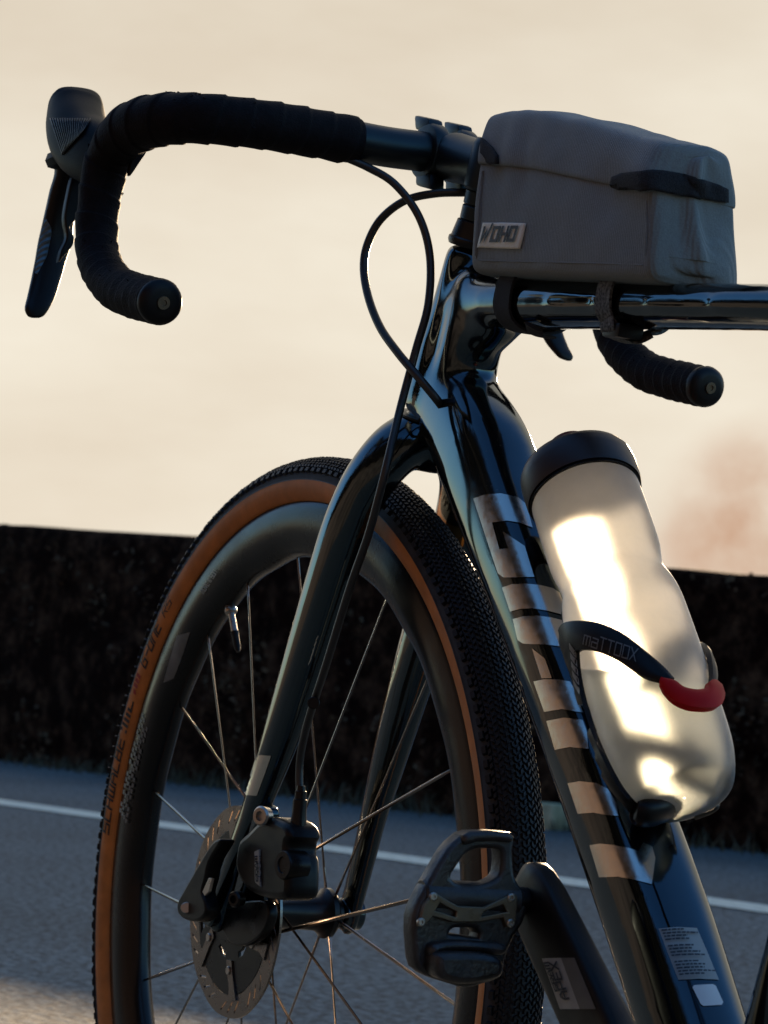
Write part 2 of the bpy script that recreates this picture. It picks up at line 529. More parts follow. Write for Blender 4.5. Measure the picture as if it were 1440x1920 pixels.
def remeshed(vf, voxel, it, fac=0.5, extra=None):
    me = bpy.data.meshes.new('tmp')
    me.from_pydata([tuple(p) for p in vf[0]], [], vf[1])
    bm = bmesh.new(); bm.from_mesh(me)
    bmesh.ops.recalc_face_normals(bm, faces=bm.faces[:])
    bm.to_mesh(me); bm.free()
    ob = bpy.data.objects.new('tmp', me)
    C.objects.link(ob)
    r = ob.modifiers.new('r', 'REMESH'); r.mode = 'VOXEL'; r.voxel_size = voxel
    s = ob.modifiers.new('s', 'SMOOTH'); s.factor = fac; s.iterations = it
    res = bpy.data.meshes.new_from_object(ob.evaluated_get(bpy.context.evaluated_depsgraph_get()))
    bpy.data.objects.remove(ob)
    bpy.data.meshes.remove(me)
    return res
def bvh_of(*objs):
    v, f = [], []
    for o in objs:
        k = len(v)
        mw = world_of(o)
        v += [mw @ p.co for p in o.data.vertices]
        f += [tuple(i + k for i in q.vertices) for q in o.data.polygons]
    return BVHTree.FromPolygons(v, f)
def cast(bvh, x, y):
    d = ray(x, y)
    h = bvh.ray_cast(CAM, d)
    if h[0] is None:
        t = (V((0, 0, 0.8)) - CAM).length
        q = bvh.find_nearest(CAM + d * 1.5)
        return q[0], q[1]
    return h[0], (h[1] if h[1].dot(d) < 0 else -h[1])
def decal(name, polys, bvh, m, parent, off=0.0006, grid=9.0, thick=0.0, angle=60):
    bm = bmesh.new()
    for k, poly in enumerate(polys):
        vs_ = [bm.verts.new((p[0], p[1], k * 0.001)) for p in poly]
        bm.faces.new(vs_)
    bmesh.ops.triangulate(bm, faces=bm.faces[:])
    for _ in range(6):
        e = [x for x in bm.edges if x.calc_length() > grid]
        if not e: break
        bmesh.ops.subdivide_edges(bm, edges=e, cuts=1)
        bmesh.ops.triangulate(bm, faces=bm.faces[:])
    hits = [cast(bvh, v.co.x, v.co.y) for v in bm.verts]
    for v, (p, n) in zip(bm.verts, hits):
        v.co = p + n * (off + v.co.z * 0.03)
    bm.normal_update()
    for f in bm.faces:
        if f.normal.dot(CAM - f.calc_center_median()) < 0: f.normal_flip()
    me = bpy.data.meshes.new(name)
    bm.to_mesh(me); bm.free()
    o = link(name, me, m, parent, angle)
    if thick:
        s = o.modifiers.new('s', 'SOLIDIFY'); s.thickness = thick; s.offset = -1
    return o

# stroke lettering: glyphs on a 4 x 6 grid
G = {
 'A': [[(0, 0), (0, 4), (1.5, 6), (2.5, 6), (4, 4), (4, 0)], [(0, 2.6), (4, 2.6)]], 'B': [[(0, 0), (0, 6), (3.6, 6), (3.6, 3.4), (4, 3), (4, 0), (0, 0)], [(0, 3.2), (3.6, 3.2)]],
 'C': [[(4, 6), (0, 6), (0, 0), (4, 0)]], 'E': [[(4, 6), (0, 6), (0, 0), (4, 0)], [(0, 3), (3.4, 3)]], 'G': [[(4, 6), (0, 6), (0, 0), (4, 0), (4, 3), (2, 3)]],
 'H': [[(0, 0), (0, 6)], [(4, 0), (4, 6)], [(0, 3), (4, 3)]], 'L': [[(0, 6), (0, 0), (4, 0)]], 'M': [[(0, 0), (0, 6), (4.4, 6), (4.4, 0)], [(2.2, 6), (2.2, 0)]],
 'N': [[(0, 0), (0, 6), (4, 6), (4, 0)]], 'O': [[(0, 0), (0, 6), (4, 6), (4, 0), (0, 0)]], 'P': [[(0, 0), (0, 6), (4, 6), (4, 2.4), (0, 2.4)]],
 'R': [[(0, 0), (0, 6), (4, 6), (4, 3), (0, 3)], [(2, 3), (4, 0)]], 'S': [[(4, 6), (0, 6), (0, 3), (4, 3), (4, 0), (0, 0)]], 'T': [[(0, 6), (4, 6)], [(2, 6), (2, 0)]],
 'W': [[(0, 6), (0, 0), (4.4, 0), (4.4, 6)], [(2.2, 0), (2.2, 5)]], 'X': [[(0, 0), (4, 6)], [(0, 6), (4, 0)]], '-': [[(0.5, 3), (3.5, 3)]],
 'w': [[(0.0, 6), (0.3, 0), (2.3, 4.6), (2.9, 0.4), (5.0, 7.4)]], 'm': [[(0, 0), (0, 4.4), (4.4, 4.4), (4.4, 0)], [(2.2, 4.4), (2.2, 0)]],
 'a': [[(0.3, 4.4), (4, 4.4), (4, 0), (0, 0), (0, 2.4), (4, 2.4)]], 'I': [[(2, 0), (2, 6)]], 'D': [[(0, 0), (0, 6), (3, 6), (4, 5), (4, 0), (0, 0)]],
 'V': [[(0, 6), (2, 0), (4, 6)]], '&': [[(4, 0), (0.6, 5), (1.6, 6), (2.8, 5), (0.2, 1.6), (0.6, 0), (2.4, 0), (4, 2.4)]], 'F': [[(0, 0), (0, 6), (4, 6)], [(0, 3), (3.2, 3)]],
}
def strip(pl, hw):
    """mitred quads along a polyline"""
    P = [np.array(p, float) for p in pl]
    closed = len(P) > 2 and np.allclose(P[0], P[-1])
    m = len(P)
    L, Rr = [], []
    for i in range(m):
        if closed and i in (0, m - 1):
            d0, d1 = P[-1] - P[-2], P[1] - P[0]
        else:
            d0 = P[i] - P[i - 1] if i > 0 else P[1] - P[0]
            d1 = P[i + 1] - P[i] if i < m - 1 else P[-1] - P[-2]
        d0 = d0 / np.linalg.norm(d0); d1 = d1 / np.linalg.norm(d1)
        n0 = np.array([-d0[1], d0[0]]); n1 = np.array([-d1[1], d1[0]])
        b = n0 + n1
        b = b / max(1e-6, np.linalg.norm(b))
        k = hw / max(0.45, b @ n0)
        e = np.zeros(2)
        if not closed:
            if i == 0: e = -d0 * hw
            if i == m - 1: e = d1 * hw
        L.append(P[i] + b * k + e); Rr.append(P[i] - b * k + e)
    return [[L[i], L[i + 1], Rr[i + 1], Rr[i]] for i in range(m - 1)]
def text_polys(s, hw=0.55, gap=1.7, slant=0.0, fallback='O'):
    """list of quads in glyph units; total width returned too"""
    out_, x = [], 0.0
    for ch in s:
        if ch == ' ':
            x += 3.0; continue
        gl = G.get(ch, G[fallback])
        wd = max(p[0] for l in gl for p in l)
        for l in gl:
            for q in strip(l, hw):
                out_.append([(p[0] + x + slant * p[1], p[1]) for p in q])
        x += wd + gap
    return out_, x - gap
def text_px(s, o, xv, yv, hw=0.55, gap=1.7, slant=0.0, width=None):
    """map lettering to pixels: origin o, xv = full text advance vector, yv = letter height vector"""
    q, wd = text_polys(s, hw, gap, slant)
    ox, oy = o
    return [[(ox + xv[0] * p[0] / wd + yv[0] * p[1] / 6, oy + xv[1] * p[0] / wd + yv[1] * p[1] / 6) for p in poly] for poly in q]

# ================================================================== SETTING
GA, GB = V((11.92, -4.02, 0)), V((6.26, -5.375, 0))           # foot of the parapet
WD = (GB - GA).normalized()                                    # along the road
WN = V((0.2327, -0.9725, 0)).normalized()                      # out over the parapet
if WN.dot(GA - CAM) < 0: WN = -WN
def along(s, o=0.0, z=0.0):                                    # s metres along the parapet, o metres beyond its foot
    return V((GA.x, GA.y, 0)) + WD * s + WN * o + V((0, 0, z))

def asphalt_mat():
    m = bpy.data.materials.new('asphalt')
    m.use_nodes = True
    t = m.node_tree
    b = t.nodes['Principled BSDF']
    co = N_('ShaderNodeTexCoord', t)
    n1 = N_('ShaderNodeTexNoise', t); n1.inputs['Scale'].default_value = 48; n1.inputs['Detail'].default_value = 6; n1.inputs['Roughness'].default_value = 0.7
    n2 = N_('ShaderNodeTexNoise', t); n2.inputs['Scale'].default_value = 1.1; n2.inputs['Detail'].default_value = 4
    v1 = N_('ShaderNodeTexVoronoi', t); v1.inputs['Scale'].default_value = 55
    for q in (n1, n2, v1): t.links.new(co.outputs['Object'], q.inputs['Vector'])
    r = N_('ShaderNodeValToRGB', t)
    r.color_ramp.elements[0].position = 0.40; r.color_ramp.elements[0].color = (0.007, 0.013, 0.015, 1)
    r.color_ramp.elements[1].position = 0.64; r.color_ramp.elements[1].color = (0.19, 0.235, 0.23, 1)
    t.links.new(n1.outputs['Fac'], r.inputs[0])
    r2 = N_('ShaderNodeValToRGB', t)
    r2.color_ramp.elements[0].position = 0.3; r2.color_ramp.elements[0].color = (0.74, 0.74, 0.74, 1)
    r2.color_ramp.elements[1].position = 0.7; r2.color_ramp.elements[1].color = (1.1, 1.1, 1.1, 1)
    t.links.new(n2.outputs['Fac'], r2.inputs[0])
    mx = N_('ShaderNodeMixRGB', t); mx.blend_type = 'MULTIPLY'; mx.inputs[0].default_value = 1
    t.links.new(r.outputs[0], mx.inputs[1]); t.links.new(r2.outputs[0], mx.inputs[2])
    t.links.new(mx.outputs[0], b.inputs['Base Color'])
    b.inputs['Roughness'].default_value = 0.82
    bp = N_('ShaderNodeBump', t); bp.inputs['Strength'].default_value = 0.6; bp.inputs['Distance'].default_value = 0.0035
    ad = N_('ShaderNodeMath', t); ad.operation = 'ADD'
    t.links.new(v1.outputs['Distance'], ad.inputs[0]); t.links.new(n1.outputs['Fac'], ad.inputs[1])
    t.links.new(ad.outputs[0], bp.inputs['Height']); t.links.new(bp.outputs[0], b.inputs['Normal'])
    return m
M['asphalt'] = asphalt_mat()
M['paint'] = mat('worn_white_road_paint', (0.56, 0.56, 0.43), 0.7, col2=(0.85, 0.83, 0.66), vscale=45, bump=0.3, bscale=150, detail=8)
M['soil'] = mat('dry_soil', (0.05, 0.04, 0.03), 0.95, col2=(0.11, 0.085, 0.06), vscale=6, bump=0.6, bscale=40)
M['hill'] = mat('dry_earth_and_rock_cutting', (0.028, 0.018, 0.015), 0.95, col2=(0.12, 0.086, 0.074), vscale=1.1, bump=0.5, bscale=12)
M['leaf'] = mat('hillside_leaves', (0.014, 0.013, 0.010), 0.8, spec=0.1, col2=(0.038, 0.033, 0.026), vscale=3)
M['weed'] = mat('dry_weeds', (0.05, 0.05, 0.025), 0.8, col2=(0.14, 0.11, 0.06), vscale=9)
def wall_mat():
    m = bpy.data.materials.new('mossy_stained_concrete')
    m.use_nodes = True
    t = m.node_tree
    b = t.nodes['Principled BSDF']
    co = N_('ShaderNodeTexCoord', t)
    mp_ = N_('ShaderNodeMapping', t); mp_.inputs['Scale'].default_value = (1, 1, 0.85)
    t.links.new(co.outputs['Object'], mp_.inputs[0])
    n1 = N_('ShaderNodeTexNoise', t); n1.inputs['Scale'].default_value = 7; n1.inputs['Detail'].default_value = 9; n1.inputs['Roughness'].default_value = 0.68
    n2 = N_('ShaderNodeTexNoise', t); n2.inputs['Scale'].default_value = 26; n2.inputs['Detail'].default_value = 6; n2.inputs['Roughness'].default_value = 0.75
    t.links.new(mp_.outputs[0], n1.inputs['Vector']); t.links.new(co.outputs['Object'], n2.inputs['Vector'])
    r = N_('ShaderNodeValToRGB', t)
    r.color_ramp.elements[0].position = 0.46; r.color_ramp.elements[0].color = (0.016, 0.0045, 0.0018, 1)
    r.color_ramp.elements[1].position = 0.74; r.color_ramp.elements[1].color = (0.16, 0.085, 0.046, 1)
    t.links.new(n1.outputs['Fac'], r.inputs[0])
    r2 = N_('ShaderNodeValToRGB', t)
    r2.color_ramp.elements[0].position = 0.42; r2.color_ramp.elements[0].color = (0.55, 0.5, 0.5, 1)
    r2.color_ramp.elements[1].position = 0.72; r2.color_ramp.elements[1].color = (1.7, 1.7, 1.6, 1)
    t.links.new(n2.outputs['Fac'], r2.inputs[0])
    mx = N_('ShaderNodeMixRGB', t); mx.blend_type = 'MULTIPLY'; mx.inputs[0].default_value = 1
    t.links.new(r.outputs[0], mx.inputs[1]); t.links.new(r2.outputs[0], mx.inputs[2])
    t.links.new(mx.outputs[0], b.inputs['Base Color'])
    b.inputs['Roughness'].default_value = 0.95
    b.inputs['Specular IOR Level'].default_value = 0.05
    bp = N_('ShaderNodeBump', t); bp.inputs['Strength'].default_value = 0.8; bp.inputs['Distance'].default_value = 0.03
    t.links.new(n2.outputs['Fac'], bp.inputs['Height']); t.links.new(bp.outputs[0], b.inputs['Normal'])
    return m
M['wall'] = wall_mat()

# ground beyond, road sheet, white line
def quad_strip(s0, s1, o0, o1, z, ns=60, no=1):
    v, f = [], []
    for i in range(ns + 1):
        for j in range(no + 1):
            v.append(along(s0 + (s1 - s0) * i / ns, o0 + (o1 - o0) * j / no, z))
    for i in range(ns):
        for j in range(no):
            a = i * (no + 1) + j
            f.append((a, a + 1, a + no + 2, a + no + 1))
    return v, f
def upward(o):
    me = o.data
    bm = bmesh.new(); bm.from_mesh(me)
    for f in bm.faces:
        if f.normal.z < 0: f.normal_flip()
    bm.to_mesh(me); bm.free()
    return o
g = upward(mk('ground', quad_strip(-700, 700, -700, 700, -0.03, 4, 4), 'soil', None, 0)); g['kind'] = 'structure'
road = upward(mk('road', quad_strip(-90, 90, -11.5, 0.6, 0.0, 6, 2), 'asphalt', None, 0)); road['kind'] = 'structure'
# white edge line: measured on the road surface
lc = on_plane(0, 1505, V((0, 0, 0)), V((0, 0, 1)))
ld = (on_plane(1440, 1707, V((0, 0, 0)), V((0, 0, 1))) - lc).normalized()
ln = V((-ld.y, ld.x, 0))
v, f = [], []
rr = random.Random(3)
NS = 1400
for i in range(NS + 1):
    s = -70 + 110 * i / NS
    for k in (-1, 1):
        v.append(lc + ld * s + ln * (k * (0.118 + rr.uniform(-.005, .005))) + V((0, 0, 0.004)))
for i in range(NS):
    f.append((2 * i, 2 * i + 1, 2 * i + 3, 2 * i + 2))
upward(mk('edge_line', (v, f), 'paint', road, 0))

# parapet wall: rough concrete, top falling along the road
def wall_top(s):
    return 1.419 - 0.0437 * s
SS = [-85 + i * 1.0 for i in range(70)] + [-15 + i * 0.16 for i in range(int(75 / 0.16))]
def wall_rings():
    rings = []
    for s in SS:
        h = wall_top(max(-12, min(17, s)))
        rg = []
        prof = [(0.0, -0.2), (0.0, 0.0)] + [(0.0, h * k / 16) for k in range(1, 16)] + [(0.004, h - 0.05), (0.012, h - 0.015), (0.035, h), (0.2, h + 0.006), (0.33, h), (0.36, h - 0.03), (0.36, 0.5 * h), (0.36, -0.2)]
        for o, z in prof:
            q = V((s * 1.0, o * 3, z * 1.3))
            d = noise.noise(q * 1.3) * 0.035 + noise.noise(q * 4.1) * 0.016 + noise.noise(q * 11) * 0.006
            e = noise.noise(V((s * 0.5, 3.1, o))) * 0.016 + noise.noise(V((s * 2.3, 7.1, o * 4))) * 0.010 + noise.noise(V((s * 9, 1.1, o * 4))) * 0.004
            rg.append(along(s, o + (d if 0 <= z < h - 0.02 else d * 0.5), z + (e if z > h - 0.1 else 0)))
        rings.append(rg)
    return rings
wr = wall_rings()
nv = len(wr[0])
v = [p for r in wr for p in r]
f = []
for i in range(len(wr) - 1):
    for k in range(nv - 1):
        f.append((i * nv + k, i * nv + k + 1, (i + 1) * nv + k + 1, (i + 1) * nv + k))
wall = mk('parapet_wall', (v, f), 'wall', None, 60)
bm = bmesh.new(); bm.from_mesh(wall.data); bmesh.ops.recalc_face_normals(bm, faces=bm.faces[:]); bm.to_mesh(wall.data); bm.free()
tag(wall, 'long dark weathered concrete parapet along the far side of the road', 'wall')

# weeds and litter at the wall's foot
v, f = [], []
rr = random.Random(5)
for i in range(5200):
    s = rr.uniform(-9, 16)
    o = -abs(rr.gauss(0, 0.13)) - 0.01
    if noise.noise(V((s * 0.9, 2.2, 0))) < rr.uniform(-0.35, 0.35): continue
    b = along(s, o, 0.0)
    h = rr.uniform(0.02, 0.11) * (1 + noise.noise(V((s * 0.7, 9, 0))))
    a = rr.uniform(0, 2 * PI)
    d = V((math.cos(a), math.sin(a), 0))
    tip = b + V((0, 0, h)) + V((rr.uniform(-1, 1), rr.uniform(-1, 1), 0)) * h * 0.7
    k = len(v)
    v += [b - d * 0.006, b + d * 0.006, tip]
    f.append((k, k + 1, k + 2))
weeds = mk('weeds', (v, f), 'weed', None, 0)
tag(weeds, 'low dry weeds and litter along the foot of the parapet', 'weeds', kind='stuff')
v, f = [], []
rr = random.Random(21)
for i in range(30000):
    s = rr.uniform(-9, 16); hh = wall_top(s)
    z = hh * rr.random() ** 1.2
    if noise.noise(V((s * 1.3, z * 1.1, 5))) + 0.5 * noise.noise(V((s * 4, z * 3, 2))) < rr.uniform(0.0, 0.45): continue
    b = along(s, -0.045 + rr.uniform(-0.02, 0.02), z)
    e = rr.uniform(0.006, 0.020)
    d1 = (WD * rr.uniform(-1, 1) + V((0, 0, rr.uniform(-1, 1))) - WN * rr.uniform(0, 0.8)).normalized() * e
    d2 = (WD * rr.uniform(-1, 1) + V((0, 0, rr.uniform(-1, 1))) - WN * rr.uniform(0, 0.8)).normalized() * e
    k = len(v)
    v += [b - d1, b + d2, b + d1, b - d2]
    f.append((k, k + 1, k + 2, k + 3))
M['moss'] = mat('grey_brown_wall_growth', (0.03, 0.013, 0.006), 0.9, spec=0.05, col2=(0.20, 0.13, 0.075), vscale=7)
ivy = mk('wall_growth', (v, f), 'moss', None, 0)
tag(ivy, 'dry moss and small creeper leaves covering the face of the parapet', 'moss', kind='stuff')
# pale block by the wall
pb = along(4.68, -0.13)
M['block'] = mat('pale_yellow_concrete', (0.45, 0.40, 0.22), 0.85, col2=(0.78, 0.70, 0.42), vscale=14, bump=0.4, bscale=60)
bl = mk('concrete_block', boxm(pb + V((0, 0, 0.055)), WD, WN, V((0, 0, 1)), 0.075, 0.06, 0.06, 0.014), 'block', None, 30)
tag(bl, 'small pale yellow concrete block at the foot of the parapet', 'block')

# cut slope with scrub on the inner side of the road, behind the camera (seen only in reflections)
v, f = [], []
NX, NY = 110, 26
def hill_h(s, d):
    end = max(0.0, min(1.0, (s + 26.0) / 6.0))
    return (d * 1.25 * end + (noise.noise(V((s * 0.25, d * 0.3, 0))) * 0.9 + noise.noise(V((s * 0.9, d * 0.9, 3))) * 0.35) * min(1, d)) * (0.25 + 0.75 * end)
for i in range(NX + 1):
    for j in range(NY + 1):
        s = -34 + 94 * i / NX
        d = j / NY * 12
        v.append(along(s, -11.6 - d, max(-0.04, hill_h(s, d) - 0.05)))
for i in range(NX):
    for j in range(NY):
        a = i * (NY + 1) + j
        f.append((a, a + 1, a + NY + 2, a + NY + 1))
hs = upward(mk('hillside', (v, f), 'hill', None, 60)); hs['kind'] = 'structure'
v, f = [], []
rr = random.Random(11)
for i in range(900):
    s = rr.uniform(-27, 45); d = 12 * rr.uniform(0.12, 1) ** 0.7
    c = along(s, -11.6 - d, hill_h(s, d) + 0.5)
    R = rr.uniform(0.7, 1.8) * (0.5 + d / 12)
    for k in range(70):
        p = c + V((rr.gauss(0, 0.5), rr.gauss(0, 0.5), abs(rr.gauss(0.3, 0.6)))) * R
        a = V((rr.uniform(-1, 1), rr.uniform(-1, 1), rr.uniform(-1, 1))).normalized() * 0.17 * R
        b = V((rr.uniform(-1, 1), rr.uniform(-1, 1), rr.uniform(-1, 1))).normalized() * 0.17 * R
        q = len(v)
        v += [p - a, p + b, p + a, p - b]
        f.append((q, q + 1, q + 2, q + 3))
sc = mk('scrub', (v, f), 'leaf', None, 0)
tag(sc, 'dark leafy scrub covering the hillside', 'scrub', kind='stuff')

# ================================================================== BICYCLE
bike = empty('bicycle', V((-0.45, 0, 0)), 'black gravel bicycle with tan-wall tyres and chrome downtube letters, standing on the road', 'bicycle')
def part(name, vf, m, parent=None, angle=35):
    return mk(name, vf, m, parent or bike, angle)

# ---- wheel -------------------------------------------------------
YA = V((0, 1, 0))
AXC = V((0, 0, R0))
TC, TR = 0.331, 0.0198                                         # tyre section centre radius and section radius
def torus_lathe(prof, n=180, closed=False, wave=None):
    """prof: (y, r) swept about the wheel axle"""
    rings = []
    for i in range(n):
        a = 2 * PI * i / n
        c, s = math.cos(a), math.sin(a)
        rings.append([AXC + V((r * c, y, r * s)) if wave is None else AXC + V(((r + wave(a, r)) * c, y, (r + wave(a, r)) * s)) for y, r in prof])
    m = len(prof)
    v = [p for r in rings for p in r]
    f = []
    for i in range(n):
        j = (i + 1) % n
        for k in range(m if closed else m - 1):
            k2 = (k + 1) % m
            f.append((i * m + k, j * m + k, j * m + k2, i * m + k2))
    return v, f
def tsec(d0, d1, n, add=0.0):
    return [(math.sin(math.radians(d0 + (d1 - d0) * k / n)) * (TR + add), TC + math.cos(math.radians(d0 + (d1 - d0) * k / n)) * (TR + add)) for k in range(n + 1)]
SP0, NSP = 84.4, 21
def build_wheel():
    wh = bpy.data.objects.new('front_wheel', None)
    C.objects.link(wh)
    wh.location = AXC
    wh.empty_display_size = 0.05
    wh.parent = bike
    wh.matrix_parent_inverse = world_of(bike).inverted()
    rim = part('rim', torus_lathe([(-0.0135, 0.3165), (-0.0142, 0.3120), (-0.0150, 0.3050), (-0.0150, 0.2990), (-0.0143, 0.2930), (-0.0128, 0.2870), (-0.0105, 0.2815), (-0.0070, 0.2772), (-0.0030, 0.2752), (0, 0.2748),
        (0.0030, 0.2752), (0.0070, 0.2772), (0.0105, 0.2815), (0.0128, 0.2870), (0.0143, 0.2930), (0.0150, 0.2990), (0.0150, 0.3050), (0.0142, 0.3120), (0.0135, 0.3165), (0.0115, 0.3185), (-0.0115, 0.3185)], 210, True,
        wave=lambda a, r: 0.0008 * math.cos(NSP * (a - math.radians(SP0))) * max(0, (0.300 - r) / 0.025)), 'rim', wh, 40)
    wh['label'] = 'front wheel with deep satin black rim'
    ty = part('tyre', torus_lathe(tsec(-84, 84, 30), 220), 'casing', wh, 60)
    for sgn in (1, -1):
        p = tsec(84 * sgn, 133 * sgn, 12, 0.0002) + [(sgn * 0.0128, 0.3168)]
        sw = part('sidewall', torus_lathe(p, 220), 'tan', wh, 60)
        sw['label'] = 'tan sidewall'
        part('bead_line', torus_lathe([(sgn * 0.0139, 0.3172), (sgn * 0.0149, 0.3180), (sgn * 0.0156, 0.3190), (sgn * 0.0150, 0.3196)], 180), 'print', wh, 60)
        part('shoulder_line', torus_lathe(tsec(82.6 * sgn, 84.6 * sgn, 2, 0.0005), 180), 'print', wh, 60)
    # tread: rows of small raised blocks, joined
    v, f = [], []
    rows = 430
    rk = random.Random(2)
    cols = [(-63, 5.5, 0.0030, 3.4), (-53, 3.6, 0.0026, 2.0)] + [(-44 + 8.8 * k, 3.4, 0.0020, 1.75) for k in range(11)] + [(53, 3.6, 0.0026, 2.0), (63, 5.5, 0.0030, 3.4)]
    for i in range(rows):
        for ci, (dg, wdeg, hh, ln_) in enumerate(cols):
            edge = abs(dg) > 60
            if edge and i % 2: continue
            th = 2 * PI * (i + (0.5 if ci % 2 else 0)) / rows + rk.uniform(-.0006, .0006)
            da = (ln_ * 0.001) / 0.35
            sk = 0.0022 * (1 if ci % 2 else -1) if not edge else 0
            k = len(v)
            hh2 = hh * rk.uniform(0.85, 1.1)
            for (rad_, sh) in ((TR - 0.0005, 1.0), (TR + hh2, 0.74)):
                for (su, sv) in ((-1, -1), (1, -1), (1, 1), (-1, 1)):
                    aa = math.radians(dg + su * wdeg * sh)
                    t2 = th + sv * da * sh + su * sk
                    r = TC + math.cos(aa) * rad_
                    v.append(AXC + V((r * math.cos(t2), math.sin(aa) * rad_, r * math.sin(t2))))
            for q in ((4, 5, 6, 7), (0, 1, 5, 4), (1, 2, 6, 5), (2, 3, 7, 6), (3, 0, 4, 7)):
                f.append(tuple(k + x for x in q))
    tk = part('tread_blocks', (v, f), 'rubber', wh, 0)
    tk['kind'] = 'stuff'
    # fine casing ribs just above the tan: small slits
    # spokes: bladed, two to the disc side for each one on the far side
    for i in range(NSP):
        al = math.radians(SP0 + i * 360 / NSP)
        k = i % 3
        e = AXC + V((0.277 * math.cos(al), 0.002 if k else -0.002, 0.277 * math.sin(al)))
        if k == 0:
            h = AXC + V((0.014 * math.cos(al), -0.036, 0.014 * math.sin(al)))
        else:
            be = al + math.radians(-80 if k == 1 else 75)
            h = AXC + V((0.021 * math.cos(be), 0.0245 if k == 1 else 0.0285, 0.021 * math.sin(be)))
        d = (h - e).normalized()
        P = [e - d * 0.004, e + d * 0.012, e + d * 0.02, e.lerp(h, 0.5), h - d * 0.03, h - d * 0.02, h]
        sp = part('spoke', tube(P, [0.0010, 0.0010, 0.0006, 0.0005, 0.0006, 0.0011, 0.0011], 8, up=YA, rb=[0.0010, 0.0010, 0.0014, 0.0015, 0.0014, 0.0011, 0.0011]), 'spoke', wh)
    # hub
    part('hub', lathe([(-0.047, 0.010), (-0.046, 0.0115), (-0.041, 0.0118), (-0.0405, 0.017), (-0.038, 0.0195), (-0.034, 0.0195), (-0.031, 0.0160), (-0.026, 0.0135), (-0.010, 0.0128), (0.012, 0.0135), (0.019, 0.018), (0.0215, 0.0245), (0.031, 0.0245), (0.033, 0.019), (0.040, 0.0185), (0.041, 0.0125), (0.048, 0.0115), (0.0485, 0.009)], AXC, YA, 40), 'blackmetal', wh)
    vd = V((math.cos(math.radians(59)), 0, math.sin(math.radians(59))))
    va = part('valve', lathe([(0.232, 0.0016), (0.236, 0.0028), (0.246, 0.0030), (0.250, 0.0034), (0.2505, 0.0036)], AXC, vd, 16), 'blackplastic', wh)
    part('valve_stem', lathe([(0.2495, 0.0028), (0.268, 0.0028), (0.2695, 0.0050), (0.2715, 0.0054), (0.2735, 0.0050), (0.282, 0.0036)], AXC, vd, 18), 'steel', wh)
    return wh, rim
front_wheel, frim = build_wheel()

# ---- brake rotor --------------------------------------------------
RY = 0.0425
def rotor():
    v, f = [], []
    n = 40
    rr_ = [0.0632, 0.0680, 0.0762, 0.0800]
    for i in range(n):
        for a, fr in enumerate((0.0, 0.40, 0.58, 1.0)):
            if fr == 1.0: continue
            th0 = 2 * PI * (i + fr) / n
            for j, r in enumerate(rr_):
                th_ = th0 + (0.10 * (r - 0.073) / 0.007)
                w_ = 0.0003 * math.cos(10 * th_) if j in (0, 3) else 0
                v.append(AXC + V(((r + w_) * math.cos(th_), RY, (r + w_) * math.sin(th_))))
    m = len(v)
    for i in range(n):
        for a in range(3):
            for j in range(3):
                if a == 1 and j == 1 and i % 4 != 3: continue
                p = (i * 3 + a) * 4 + j
                q = ((i * 3 + a + 1) * 4) % m + j
                f.append((p, q, q + 1, p + 1))
    return v, f
ro = part('brake_rotor', rotor(), 'rotor', None, 0)
s = ro.modifiers.new('s', 'SOLIDIFY'); s.thickness = 0.0019; s.offset = 0
for k in range(6):
    a = math.radians(20 + 60 * k)
    def pr(r, t, y=RY): return AXC + V((r * math.cos(t), y, r * math.sin(t)))
    outl = [(0.0672, a - 0.10), (0.0672, a + 0.10), (0.058, a + 0.085), (0.044, a + 0.20), (0.037, a + 0.26), (0.037, a + 0.02), (0.047, a - 0.02)]
    vv = [pr(r, t, RY + 0.0024) for r, t in outl] + [pr(r, t, RY - 0.0011) for r, t in outl]
    n = len(outl)
    ff = [tuple(range(n)), tuple(range(2 * n - 1, n - 1, -1))] + [(i, (i + 1) % n, (i + 1) % n + n, i + n) for i in range(n)]
    part('rotor_arm', (vv, ff), 'rotor', ro, 0)
    part('rivet', cyl(pr(0.0445, a + 0.12, RY - 0.002), pr(0.0445, a + 0.12, RY + 0.0036), 0.0033, 16), 'steel', ro)
carrier = [(r, y) for y, r in [(RY - 0.0025, 0.016), (RY - 0.0025, 0.047), (RY + 0.0009, 0.047), (RY + 0.003, 0.030), (RY + 0.005, 0.027), (RY + 0.005, 0.012)]]
def spider():
    ci = [(0.0630 * math.cos(2 * PI * k / 72), 0.0630 * math.sin(2 * PI * k / 72)) for k in range(72)]
    holes = []
    for k in range(6):
        a = math.radians(20 + 60 * k)
        if k % 3 == 2: arc = [(0.060, 0.30), (0.060, 0.55), (0.058, 0.80), (0.050, 0.84), (0.051, 0.6), (0.053, 0.36)]
        else: arc = [(0.036, 0.40), (0.0375, 0.6), (0.036, 0.80), (0.0325, 0.76), (0.0330, 0.6), (0.0325, 0.44)]
        holes.append([(r * math.cos(a + t), r * math.sin(a + t)) for r, t in arc])
    return plate(ci, holes, AXC + V((0, RY - 0.0002, 0)), V((1, 0, 0)), V((0, 0, 1)), V((0, 1, 0)), 0.0013, 0.0005)
part('rotor_spider', spider(), 'blackmetal', ro)
part('lock_ring', lathe([(RY - 0.002, 0.024), (RY + 0.004, 0.024), (RY + 0.0055, 0.0225), (RY + 0.0055, 0.012)], AXC, YA, 36), 'blackmetal', ro)

